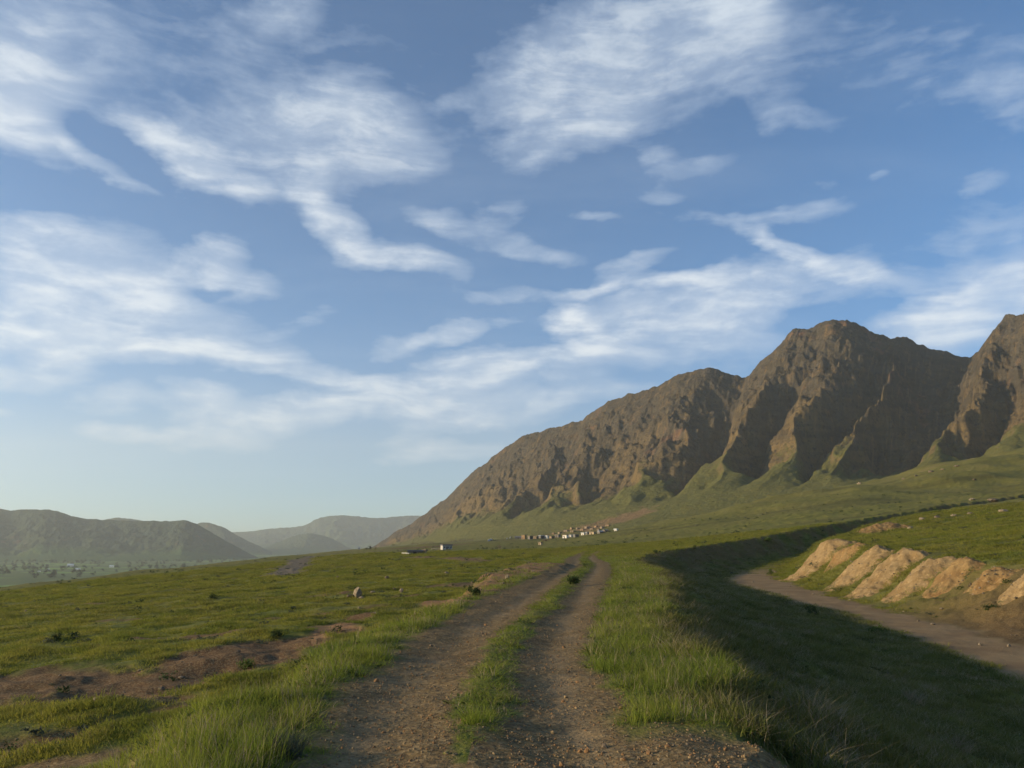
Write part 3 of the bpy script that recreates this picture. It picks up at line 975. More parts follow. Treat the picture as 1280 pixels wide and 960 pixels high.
rock(447, 746, 13, 'largest tan boulder of the small cluster lying in the left field', M_rock, 1, 'boulder cluster in the left field', 1.15)
rock(438, 748, 10, 'dark boulder at the left end of the small cluster in the left field', M_rock2, 2, 'boulder cluster in the left field', .8)
rock(452, 749, 9, 'flat pale boulder at the front of the small cluster in the left field', M_rock, 3, 'boulder cluster in the left field', .6)
rock(466, 742, 6, 'small tan stone at the right end of the boulder cluster in the left field', M_rock, 4, 'boulder cluster in the left field', .8)
rock(502, 741, 5, 'pale upright stone beside a patch of red soil in the left field', M_rock, 5, None, 1.6)
rock(484, 724, 6, 'brown stone in the field beyond the boulder cluster', M_rock2, 6)
rock(422, 723, 4, 'lone small dark stone out on the left pasture', M_rock2, 7)
rock(493, 738, 5, 'small stone half sunk in grass left of the pale upright stone', M_rock2, 17)
rock(634, 724, 7, 'pale stone on the orange earth beside the left wheel track', M_rock, 8, None, 1.1)
rock(558, 718, 5, 'pale stone on the bare ground beyond the left verge', M_rock, 9)
rock(1138, 661, 10, 'pale boulder on the grass behind the spoil heaps', M_rock, 10, None, 1.0)
rock(1094, 676, 5, 'small whitish stone on the reddish bank behind the broad heap', M_rock, 11)
rock(1074, 605, 8, 'tan rock outcrop on the brow of the green hill under the mountain', M_rock, 12, None, .8)
for i, (x, y, w, lb) in enumerate([
        (1152, 650, 14, 'tan rubble mound at the near end of the stone line above the wash'),
        (1172, 647, 11, 'low flat rock second along the stone line above the wash'),
        (1192, 645, 12, 'brown rock midway along the stone line above the wash'),
        (1213, 643, 11, 'tan rock in the stone line just before the largest boulder'),
        (1254, 640, 16, 'largest pale boulder at the far end of the stone line above the wash'),
        (1236, 642, 9, 'small rock beside the largest boulder of the stone line')]):
    rock(x, y, w, lb, M_rock if i % 2 == 0 else M_rock2, 20 + i, 'stone line above the wash', .7)
for i, (x, y, w, lb) in enumerate([
        (1130, 599, 7, 'lowest dark rock of the outcrop strung along the green brow'),
        (1145, 595, 6, 'small rock next above the lowest of the outcrop on the green brow'),
        (1163, 590, 9, 'broad dark rock midway along the outcrop on the green brow'),
        (1178, 587, 7, 'tan rock of the outcrop, just right of the broad dark one'),
        (1196, 583, 8, 'highest dark rock of the outcrop along the green brow'),
        (1218, 600, 7, 'single dark boulder alone on the green slope below the brow'),
        (1248, 560, 4, 'tiny pale stone on the skyline of the green hill')]):
    rock(x, y, w, lb, M_rock2 if i != 3 else M_rock, 40 + i, 'outcrop on the green brow' if i < 5 else None, .7)
rock(1240, 626, 20, 'brown rocky knob in the grass at the head of the wash', M_rock2, 60, None, .6)
rock(1216, 625, 11, 'small tan knob of rock left of the brown rocky knob', M_rock, 61, None, .6)

M_crown = plain_mat('dusky_tree_leaves', (.060, .066, .040), .4, .6, .8, .1, .2)
M_leaf = plain_mat('dark_shrub_leaves', (.050, .072, .022), .45, 6, .75, .1, .3)
M_leaf2 = plain_mat('fresh_shrub_leaves', (.085, .12, .028), .4, 6, .75, .1, .35)
M_stem = plain_mat('woody_stem', (.14, .105, .075), .3, 8, .9, .2)
M_dry = plain_mat('dry_stalks', (.31, .25, .155), .3, 8, .85, .1, .25)
M_bluish = plain_mat('dusky_herb_leaves', (.075, .085, .055), .35, 8, .8, .1, .3)


def leaf_cloud(seed, n, rx, rz, size, mat, name='foliage', lumps=7):
    r = np.random.default_rng(seed)
    lc = r.normal(size=(lumps, 3)) * np.array([rx, rx, rz]) * .42 + np.array([0, 0, rz * .8])
    lc[:, 2] = np.abs(lc[:, 2])
    i = r.integers(0, lumps, n)
    p = lc[i] + r.normal(size=(n, 3)) * np.array([rx, rx, rz]) * .26
    p[:, 2] = np.maximum(p[:, 2], .02 * rz)
    a, b = r.normal(size=(n, 3)), r.normal(size=(n, 3))
    a /= np.linalg.norm(a, axis=1)[:, None]
    b = np.cross(a, b)
    b /= np.linalg.norm(b, axis=1)[:, None]
    s = size * r.uniform(.5, 1.3, n)[:, None]
    v = np.stack([p - a * s, p + b * s * .42, p + a * s, p - b * s * .42], 1).reshape(-1, 3)
    return mesh_np(name, v, np.arange(4 * n).reshape(-1, 4), mat, smooth=False)


# ------------------------------------------------------------------ grass, gravel
def grass_mat(name, boost, dry, trans=.45):
    m, N = new_mat(name)
    pos = N.n('ShaderNodeNewGeometry').outputs['Position']
    c, *_ = grass_colour(N, pos)
    rnd = N.n('ShaderNodeObjectInfo').outputs['Random']
    c = N.mix(1.0, c, tuple(boost), 'MULTIPLY')
    c = N.mix(N.math('MULTIPLY', N.ramp(rnd, 1 - dry, 1.0, 0, 1, False), .8), c, (.24, .19, .085))
    c = N.mix(N.math('MULTIPLY', N.ramp(rnd, .25, 0.0), .5), c, (.05, .075, .018))
    tip = N.attr('tip')
    c = N.mix(N.math('MULTIPLY', tip, .20), c, (.20, .20, .06))
    finish(N, c, .7, None, .2, trans)
    return m


GM_verge = grass_mat('verge_grass_blades', (1.62, 1.86, 1.05), .14, .54)
GM_field = grass_mat('field_grass_blades', (1.56, 1.54, 1.05), .16, .5)
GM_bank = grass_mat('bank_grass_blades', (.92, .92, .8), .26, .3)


def tuft_mesh(seed, nb, spread, h, wid, lean, mat, seg=3):
    r = np.random.default_rng(seed)
    vs, fs, tp = [], [], []
    for _ in range(nb):
        a, d = r.uniform(0, 2 * np.pi), spread * math.sqrt(r.random())
        ox, oy = d * math.cos(a), d * math.sin(a)
        hh = h * r.uniform(.45, 1.1) * (1 - .3 * (d / spread) ** 2)
        la = r.uniform(0, 2 * np.pi) if r.random() < .5 else a + r.normal() * .5
        ln = lean * r.uniform(.2, 1.2) * hh
        ta = r.uniform(0, np.pi)
        wx, wy = wid * math.cos(ta) * .5, wid * math.sin(ta) * .5
        b0 = len(vs)
        for k in range(seg + 1):
            f = k / seg
            px_, py_ = ox + math.cos(la) * ln * f ** 1.8, oy + math.sin(la) * ln * f ** 1.8
            z = hh * (f - .12 * f * f * lean)
            ww = (1 - f ** 1.5) * 1.0 + .04
            vs += [(px_ - wx * ww, py_ - wy * ww, z - .02), (px_ + wx * ww, py_ + wy * ww, z - .02)]
            tp += [f, f]
        for k in range(seg):
            fs.append((b0 + 2 * k, b0 + 2 * k + 1, b0 + 2 * k + 3, b0 + 2 * k + 2))
    return mesh_np('tuft', vs, fs, mat, smooth=True, attrs={'tip': tp})


def scatter(name, pts, meshes, rot, scl, idx, label, cat):
    """one object of kind stuff: a cloud of points that carries the small meshes by geometry nodes"""
    col = bpy.data.collections.new(name + '_pieces')
    for i, me in enumerate(meshes):
        po = bpy.data.objects.new('%s_piece_%02d' % (name, i), me)
        col.objects.link(po)
    me = bpy.data.meshes.new(name)
    me.vertices.add(len(pts))
    me.vertices.foreach_set('co', np.asarray(pts, np.float32).ravel())
    for nm, typ, arr, key in (('rot', 'FLOAT_VECTOR', rot, 'vector'), ('scl', 'FLOAT_VECTOR', scl, 'vector'), ('pick', 'INT', idx, 'value')):
        a = me.attributes.new(nm, typ, 'POINT')
        a.data.foreach_set(key, np.asarray(arr, np.int32 if typ == 'INT' else np.float32).ravel())
    o = obj(name, me)
    ng = bpy.data.node_groups.new(name, 'GeometryNodeTree')
    ng.interface.new_socket('Geometry', in_out='INPUT', socket_type='NodeSocketGeometry')
    ng.interface.new_socket('Geometry', in_out='OUTPUT', socket_type='NodeSocketGeometry')
    gi, go = ng.nodes.new('NodeGroupInput'), ng.nodes.new('NodeGroupOutput')
    ci = ng.nodes.new('GeometryNodeCollectionInfo')
    ci.inputs['Collection'].default_value = col
    ci.inputs['Separate Children'].default_value = True
    ci.inputs['Reset Children'].default_value = True
    ip = ng.nodes.new('GeometryNodeInstanceOnPoints')
    ip.inputs['Pick Instance'].default_value = True

    def na(nm, dt):
        q = ng.nodes.new('GeometryNodeInputNamedAttribute')
        q.data_type = dt
        q.inputs['Name'].default_value = nm
        return q.outputs['Attribute']
    ng.links.new(gi.outputs[0], ip.inputs['Points'])
    ng.links.new(ci.outputs[0], ip.inputs['Instance'])
    ng.links.new(na('pick', 'INT'), ip.inputs['Instance Index'])
    ng.links.new(na('rot', 'FLOAT_VECTOR'), ip.inputs['Rotation'])
    ng.links.new(na('scl', 'FLOAT_VECTOR'), ip.inputs['Scale'])
    ng.links.new(ip.outputs[0], go.inputs[0])
    md = o.modifiers.new('pieces', 'NODES')
    md.node_group = ng
    tag(o, label, cat, kind='stuff')
    return o


def sample_polar(n, r0, r1, a0, a1, power):
    """random points, density falling as r^-power"""
    u = rng.random(n)
    p = 2 - power
    r = (r0 ** p + u * (r1 ** p - r0 ** p)) ** (1 / p) if abs(p) > 1e-6 else r0 * (r1 / r0) ** u
    a = rng.uniform(R(a0), R(a1), n)
    return r * np.sin(a), r * np.cos(a)


# tall grass of the verges and the middle strip
x, y = sample_polar(260000, 3.6, 150, -40, 40, 1.25)
h, so, rd, tk, bd, bk, d = land(x, y, True)
crest_w = np.interp(y, [0, 15, 30, 44, 60, 75, 120], [2.15, 2.3, 2.6, 4.4, 4.2, 3.2, 3.2])
side_ok = ((d > -crest_w - .9) & (d < 6.5) & (bk < .5)) | (np.abs(d) < .4)
dens_n = fbm(x / 1.3, y / 1.3, 3)
pr = np.where(np.abs(d) < .42, np.interp(y, [3, 5, 7, 12, 30], [.05, .2, .55, .7, .9]), .85) * (.4 + .6 * ss(-1.0, .1, dens_n))
pr = pr * (1 - np.clip(tk, 0, 1)) ** 3 * (1 - .93 * np.clip(so, 0, 1))
pr = pr * np.where((d > 1.2) & (y < 7.4 + .5 * dens_n), .004, 1)
k = side_ok & (rng.random(len(x)) < pr)
x, y, h, d, dn_, tk = x[k], y[k], h[k], d[k], dens_n[k], tk[k]
r = np.hypot(x, y)
hs = rng.uniform(.45, 1.15, len(x)) * (.72 + .5 * dn_) * np.where(np.abs(d) < .45, .45, 1.0) * np.where(tk > .08, .5, 1)
ws = rng.uniform(.8, 1.3, len(x)) * np.clip(.75 + r / 28, .8, 3.2)
tl_m = [tuft_mesh(100 + i, 20, .13, .27, .0055, .6, GM_verge, 3) for i in range(4)] + [tuft_mesh(110 + i, 9, .1, .36, .006, .4, GM_verge, 4) for i in range(2)]
tl_m += [tuft_mesh(120, 5, .10, .50, .0045, .35, M_dry, 3), tuft_mesh(121, 7, .10, .42, .0045, .5, M_dry, 3), tuft_mesh(122, 12, .10, .11, .035, 1.3, M_leaf2, 3), tuft_mesh(123, 14, .13, .16, .022, 1.2, GM_bank, 3)]
pick = rng.choice(10, len(x), p=[.125, .125, .125, .125, .1, .1, .07, .06, .08, .09])
scatter('verge_grass', np.stack([x, y, h], -1), tl_m, np.stack([rng.normal(0, .12, len(x)), rng.normal(0, .12, len(x)), rng.uniform(0, 6.28, len(x))], -1),
        np.stack([ws, ws, hs], -1), pick, 'tall fresh grass along both verges and the middle strip of the dirt road', 'grass')
n_verge = len(x)

# short pasture in the left field and behind the heaps
x, y = sample_polar(330000, 7, 210, -42, 42, 1.45)
h, so, rd, tk, bd, bk, d = land(x, y, True)
tus = fbm(x / 3.4 + 40, y / 2.6, 3)
pr = ss(-.5, .35, tus + .4 * fbm(x / 1.1, y / 1.1, 2)) * (1 - np.clip(so, 0, 1)) ** 3 * (1 - bd) * (1 - tk)
k = (bk < .5) & (rng.random(len(x)) < pr) & ((d < -3.3) | (d > 6) | (y > 120))
x, y, h, tus = x[k], y[k], h[k], tus[k]
r = np.hypot(x, y)
hs = rng.uniform(.6, 1.3, len(x)) * (.8 + .5 * np.clip(tus, -.6, 1)) * np.clip(1 + r / 130, 1, 2.6)
ws = rng.uniform(.8, 1.35, len(x)) * np.clip(.85 + r / 45, .9, 5.0)
sm = [tuft_mesh(200 + i, 22, .20, .13, .012, .8, GM_field, 2) for i in range(5)]
scatter('field_grass', np.stack([x, y, h], -1), sm, np.stack([rng.normal(0, .1, len(x)), rng.normal(0, .1, len(x)), rng.uniform(0, 6.28, len(x))], -1),
        np.stack([ws, ws, hs], -1), rng.integers(0, 5, len(x)), 'short green pasture growing over the fields on both sides', 'grass')
n_field = len(x)

# dark low weeds and loose stones speckled over the fields
x, y = sample_polar(2800, 14, 420, -40, 40, 1.15)
h, so, rd, tk, bd, bk, d = land(x, y, True)
k = ((d < -4) | (d > 14)) & (bd < .1) & (tk < .1) & (rng.random(len(x)) < ss(-.3, .4, fbm(x / 22, y / 22, 3)))
x, y, h = x[k], y[k], h[k]
s = rng.uniform(.4, 1.2, len(x)) * np.clip(.8 + np.hypot(x, y) / 160, .8, 2.4)
wm = [leaf_cloud(500 + i, 70, .26, .17, .055, M_leaf if i % 2 else M_bluish, 'weed', 5) for i in range(4)]
scatter('low_weeds', np.stack([x, y, h], -1), wm, np.stack([x * 0, x * 0, rng.uniform(0, 6.28, len(x))], -1), np.stack([s, s, s * .8], -1), rng.integers(0, 4, len(x)),
        'low dark weeds speckled over the open fields', 'weeds')
x, y = sample_polar(3000, 7, 200, -40, 40, 1.3)
h, so, rd, tk, bd, bk, d = land(x, y, True)
k = (np.abs(d) > 2.2) & (rng.random(len(x)) < .12 + .8 * np.clip(so + bd * .5, 0, 1))
x, y, h = x[k], y[k], h[k]
s = (.015 + .09 * rng.random(len(x)) ** 3) * np.clip(.7 + np.hypot(x, y) / 60, .7, 2)
stn = [rock_mesh(520 + i, M_rock if i % 2 else M_rock2, ICO1, 'stone', 4) for i in range(5)]
scatter('field_stones', np.stack([x, y, h + s * .2], -1), stn, np.stack([x * 0, x * 0, rng.uniform(0, 6.28, len(x))], -1), np.stack([s, s, s * .8], -1), rng.integers(0, 5, len(x)),
        'loose stones lying about on the bare ground and the fields', 'stones')

pts = np.vstack(HEAP_PTS) + rng.normal(0, .05, (sum(len(q) for q in HEAP_PTS), 3)) * np.array([1, 1, 0])
s = .025 + .10 * rng.random(len(pts)) ** 4
pts[:, 2] += s * .2
scatter('heap_stones', pts, stn, np.stack([s * 0, s * 0, rng.uniform(0, 6.28, len(s))], -1), np.stack([s, s, s * .8], -1), rng.integers(0, 5, len(s)),
        'stones and clods lying on the spoil heaps', 'stones')

# lines of trees far down on the valley floor
n_ = 900
fy = rng.uniform(2300, 5200, n_)
fx = -rng.uniform(.22, .70, n_) * fy
row = np.round(fy / 330) * 330 + rng.normal(0, 14, n_)
fy = np.where(rng.random(n_) < .7, row, fy)
k = fbm(fx / 420, fy / 300, 2) > -.05
fx, fy = fx[k], fy[k]
fz = base_h(fx, fy)
s = rng.uniform(4, 9, len(fx))
vt = [leaf_cloud(560 + i, 60, 1.0, 1.0, .30, M_crown, 'far_tree', 4) for i in range(3)]
scatter('valley_trees', np.stack([fx, fy, fz], -1), vt, np.zeros((len(fx), 3)), np.stack([s * 1.3, s * 1.3, s], -1), rng.integers(0, 3, len(fx)),
        'distant lines of trees on the hazy valley floor', 'trees')

# rough growth on the bank of the wash
x, y = sample_polar(210000, 4, 260, -10, 42, 1.3)
h, so, rd, tk, bd, bk, d = land(x, y, True)
dn_ = fbm(x / 1.7, y / 1.7, 3)
k = (bk > .5) & (rng.random(len(x)) < (.45 + .55 * ss(-1.0, .1, dn_)) * (1 - .65 * so) * (1 - bd) * np.where((y < 7.4) & (d < 2.8), .008, 1))
x, y, h, dn_ = x[k], y[k], h[k], dn_[k]
r = np.hypot(x, y)
hs = rng.uniform(.6, 1.4, len(x)) * (.8 + .5 * dn_)
ws = rng.uniform(.8, 1.3, len(x)) * np.clip(.8 + r / 35, .9, 4)
bm_ = [tuft_mesh(300 + i, 20, .17, .22, .009, .8, GM_bank, 3) for i in range(5)] + [tuft_mesh(320 + i, 26, .16, .34, .004, 1.5, M_dry, 4) for i in range(2)] + [tuft_mesh(330, 12, .12, .12, .03, 1.3, M_leaf, 2)]
pick = rng.choice(8, len(x), p=[.17, .17, .17, .17, .16, .05, .05, .06])
scatter('bank_grass', np.stack([x, y, h], -1), bm_, np.stack([rng.normal(0, .15, len(x)), rng.normal(0, .15, len(x)), rng.uniform(0, 6.28, len(x))], -1),
        np.stack([ws, ws, hs], -1), pick, 'rough dark grass on the shaded bank of the wash', 'grass')
n_bank = len(x)

# loose gravel of the wheel tracks
GR = [plain_mat('gravel_tan', (.26, .185, .095), .35, 30, .9, .2), plain_mat('gravel_grey', (.165, .125, .080), .35, 30, .9, .2), plain_mat('gravel_rust', (.24, .135, .060), .3, 30, .9, .2)]
x, y = sample_polar(150000, 3.4, 45, -36, 36, 1.5)
h, so, rd, tk, bd, bk, d = land(x, y, True)
k = (rng.random(len(x)) < np.clip(tk + .25 * so, 0, 1) * ss(-.6, .3, fbm(x / .7, y / .7, 2) + .25 * (np.abs(d) > .3)))
x, y, h = x[k], y[k], h[k]
s = .003 + .014 * rng.random(len(x)) ** 4 + .022 * (rng.random(len(x)) < .006)
gm = [rock_mesh(400 + i, GR[i % 3], ICO1, 'pebble', 3) for i in range(6)]
scatter('road_gravel', np.stack([x, y, h + s * .25], -1), gm, rng.uniform(0, 6.28, (len(x), 3)) * np.array([.1, .1, 1]),
        np.stack([s, s, s], -1) * rng.uniform(.8, 1.3, (len(x), 3)), rng.integers(0, 6, len(x)), 'loose gravel scattered over the wheel tracks', 'gravel')
print('SCATTER', n_verge, n_field, n_bank, len(x))

# ------------------------------------------------------------------ shrubs and single tufts
def sticks(seed, n, r0, h, spread, mat, name='stem', fork=2, base=.1):
    """thin tapered stalks that fork"""
    r = np.random.default_rng(seed)
    vs, fs = [], []

    def seg(p, q, ra, rb):
        d = q - p
        d = d / (np.linalg.norm(d) + 1e-9)
        u = np.cross(d, [.3, .9, .2])
        u /= np.linalg.norm(u)
        w = np.cross(d, u)
        b = len(vs)
        for (c, rr) in ((p, ra), (q, rb)):
            for k_ in range(3):
                an = 2.094 * k_
                vs.append(c + rr * (math.cos(an) * u + math.sin(an) * w))
        for k_ in range(3):
            fs.append((b + k_, b + (k_ + 1) % 3, b + 3 + (k_ + 1) % 3, b + 3 + k_))

    def grow(p, d, ln, ra, lev):
        q = p + d * ln
        seg(p, q, ra, ra * .6)
        if lev > 0:
            for _ in range(r.integers(2, 4)):
                nd = d + r.normal(size=3) * .42
                nd[2] += .12
                nd /= np.linalg.norm(nd)
                grow(p + d * ln * r.uniform(.5, 1.0), nd, ln * r.uniform(.5, .8), ra * .55, lev - 1)
    for _ in range(n):
        d = np.array([r.normal() * spread, r.normal() * spread, 1.0])
        d /= np.linalg.norm(d)
        grow(np.array([r.normal() * base * h, r.normal() * base * h, -.03 * h]), d, h * r.uniform(.35, .55), r0, fork)
    return mesh_np(name, np.array(vs), fs, mat)


def shrub(px, py, wpx, hpx, label, mat=M_leaf, seed=0, group=None, n=420):
    p, t = spot(px, py)
    rx, rz = wpx * t / F / 2, hpx * t / F
    e = bpy.data.objects.new('shrub', None)
    link(e)
    e.location = p
    tag(e, label, 'shrub', group)
    obj('foliage', leaf_cloud(seed, n, rx, rz * .6, min(rx, rz) * .17, mat), e)
    obj('stem', sticks(seed, 5, rz * .02, rz * .7, .5, M_stem), e)


def tuft_plant(px, py, hpx, wpx, label, mat, seed=0, group=None, name='dry_weed', cat='weed', nb=70, stalk=True):
    p, t = spot(px, py)
    if mat == M_dry:
        hpx, wpx, nb = hpx * .95, wpx * 1.1, 110
    hh, ww = hpx * t / F, wpx * t / F
    e = bpy.data.objects.new(name, None)
    link(e)
    e.location = p
    tag(e, label, cat, group)
    obj('blades', tuft_mesh(seed, nb, ww * .32, hh, max(.004, hh * (.016 if mat == M_dry else .03)), 1.5 if mat == M_dry else .8, mat, 4), e)
    if stalk:
        obj('stem', sticks(seed, 16, hh * .010, hh * .9, .5, mat, 'stem', 2), e)


shrub(718, 731, 17, 11, 'dark round shrub on the middle strip of the road', M_leaf, 1, None, 700)
shrub(596, 746, 17, 12, 'dark green bush on the left verge of the road', M_leaf, 2, None, 600)
shrub(781, 738, 11, 6, 'low dark shrub on the right verge near the bank', M_leaf, 3)
shrub(731, 709, 5, 4, 'tiny dark shrub between the wheel tracks where the road bends', M_leaf, 4)
shrub(266, 749, 9, 8, 'dark shrub standing alone far out in the left field', M_leaf, 5)
shrub(66, 803, 16, 9, 'dark low shrub left of the pair near the bare ground', M_leaf, 6, 'low shrubs in the left field')
shrub(91, 798, 20, 9, 'wider dark low shrub right of the pair near the bare ground', M_leaf, 7, 'low shrubs in the left field')
shrub(345, 797, 14, 8, 'dark clump of weeds beside the red soil patch', M_leaf, 8)
shrub(308, 836, 24, 10, 'dark grass clump in the hollow behind the reddish cut', M_leaf2, 9)
shrub(960, 676, 14, 5, 'fresh green bush glowing on the far side of the wash', M_leaf2, 10)
shrub(1022, 709, 15, 7, 'grey-green weed growing on the face of the broad sandy heap', M_bluish, 11)
shrub(1070, 712, 18, 7, 'grey-green weed in the notch between the broad and the pale heaps', M_bluish, 12)
shrub(1235, 762, 15, 6, 'dark weed at the front of the low stony orange heap', M_leaf, 13)
shrub(1018, 768, 14, 11, 'dark bush at the edge of the wash bed, below the pale heaps', M_leaf, 14)
shrub(1096, 792, 22, 9, 'dark grass clump jutting into the wash bed', M_leaf2, 15)
shrub(964, 718, 8, 7, 'small green weed at the foot of the broad sandy heap', M_leaf2, 16)
shrub(1045, 682, 3, 2, 'tiny shrub on the crest of the bank behind the road', M_leaf, 17)
shrub(820, 692, 7, 4, 'dark shrub on the lip of the bank where the road bends', M_leaf, 18)
shrub(868, 686, 6, 4, 'dark shrub further right on the lip of the bank', M_leaf, 19)
tuft_plant(355, 945, 48, 70, 'dusky bluish herb clump at the left edge of the wheel track', M_bluish, 31, None, 'herb_clump', 'weed', 170, False)
tuft_plant(596, 902, 30, 60, 'thick green grass tuft at the near end of the middle strip', GM_verge, 32, None, 'grass_tuft', 'grass tuft', 150, False)
tuft_plant(1032, 900, 42, 60, 'pale dry weed, largest of the shaded bank', M_dry, 33, 'dry weeds on the shaded bank')
tuft_plant(1006, 872, 24, 40, 'pale dry weed just above and left of the largest one', M_dry, 34, 'dry weeds on the shaded bank')
tuft_plant(1140, 880, 30, 40, 'whitish dry weed on the bank below the wash bed', M_dry, 35, 'dry weeds on the shaded bank')
tuft_plant(1162, 868, 22, 36, 'dry weed close to the right of the whitish one', M_dry, 36, 'dry weeds on the shaded bank')
tuft_plant(1196, 940, 34, 44, 'dry weed lowest down the bank towards the corner', M_dry, 37, 'dry weeds on the shaded bank')
tuft_plant(905, 800, 22, 40, 'straw-coloured weed on the upper bank beside the road', M_dry, 38, 'dry weeds on the shaded bank')
tuft_plant(1075, 930, 26, 50, 'brownish weed below the largest pale dry weed', M_dry, 39, 'dry weeds on the shaded bank')
tuft_plant(1010, 795, 14, 24, 'small dry weed near the edge of the wash bed', M_dry, 40, 'dry weeds on the shaded bank')

ORD = ['leftmost', 'second', 'third', 'fourth', 'fifth', 'sixth', 'seventh', 'eighth', 'ninth', 'tenth', 'eleventh', 'twelfth', 'thirteenth', 'fourteenth', 'fifteenth', 'sixteenth']


def nth(i, what):
    return ('leftmost ' + what) if i == 0 else '%s from the left %s' % (ORD[i], what)


# ------------------------------------------------------------------ buildings
def box(x0, x1, y0, y1, z0, z1):
    v = [(x0, y0, z0), (x1, y0, z0), (x1, y1, z0), (x0, y1, z0), (x0, y0, z1), (x1, y0, z1), (x1, y1, z1), (x0, y1, z1)]
    f = [(0, 3, 2, 1), (4, 5, 6, 7), (0, 1, 5, 4), (1, 2, 6, 5), (2, 3, 7, 6), (3, 0, 4, 7)]
    return v, f


def boxes(name, lst, mat):
    vs, fs = [], []
    for b_ in lst:
        v, f = box(*b_)
        fs += [tuple(i + len(vs) for i in q) for q in f]
        vs += v
    return mesh_np(name, vs, fs, mat, smooth=False)


WALLS = {
    'white': plain_mat('whitewashed_wall', (.72, .68, .60), .08, 1.5, .9, .2), 'cream': plain_mat('cream_plaster_wall', (.42, .33, .21), .1, 1.5, .9, .2),
    'orange': plain_mat('orange_mud_wall', (.29, .19, .10), .15, 1.5, .95, .3), 'mud': plain_mat('mud_brick_wall', (.25, .19, .125), .25, 1.2, .95, .4),
    'grey': plain_mat('grey_stone_wall', (.17, .155, .135), .2, 1.2, .95, .4), 'pale': plain_mat('pale_plaster_wall', (.50, .47, .42), .1, 1.5, .9, .2)}
ROOFS = {'earth': plain_mat('earth_roof', (.21, .165, .115), .2, 1, .95, .3), 'blue': plain_mat('blue_grey_metal_roof', (.30, .345, .40), .12, 1, .5, .1),
         'white': plain_mat('pale_metal_roof', (.62, .64, .66), .08, 1, .5, .1), 'grey': plain_mat('grey_felt_roof', (.16, .16, .165), .15, 1, .9, .2)}
M_door = plain_mat('dark_painted_door', (.075, .06, .05), .2, 3, .7, .1)
M_pane = plain_mat('dark_window_pane', (.03, .035, .04), .2, 2, .25, .0, 0, .5)
M_frame = plain_mat('weathered_window_frame', (.30, .26, .21), .2, 3, .8, .1)


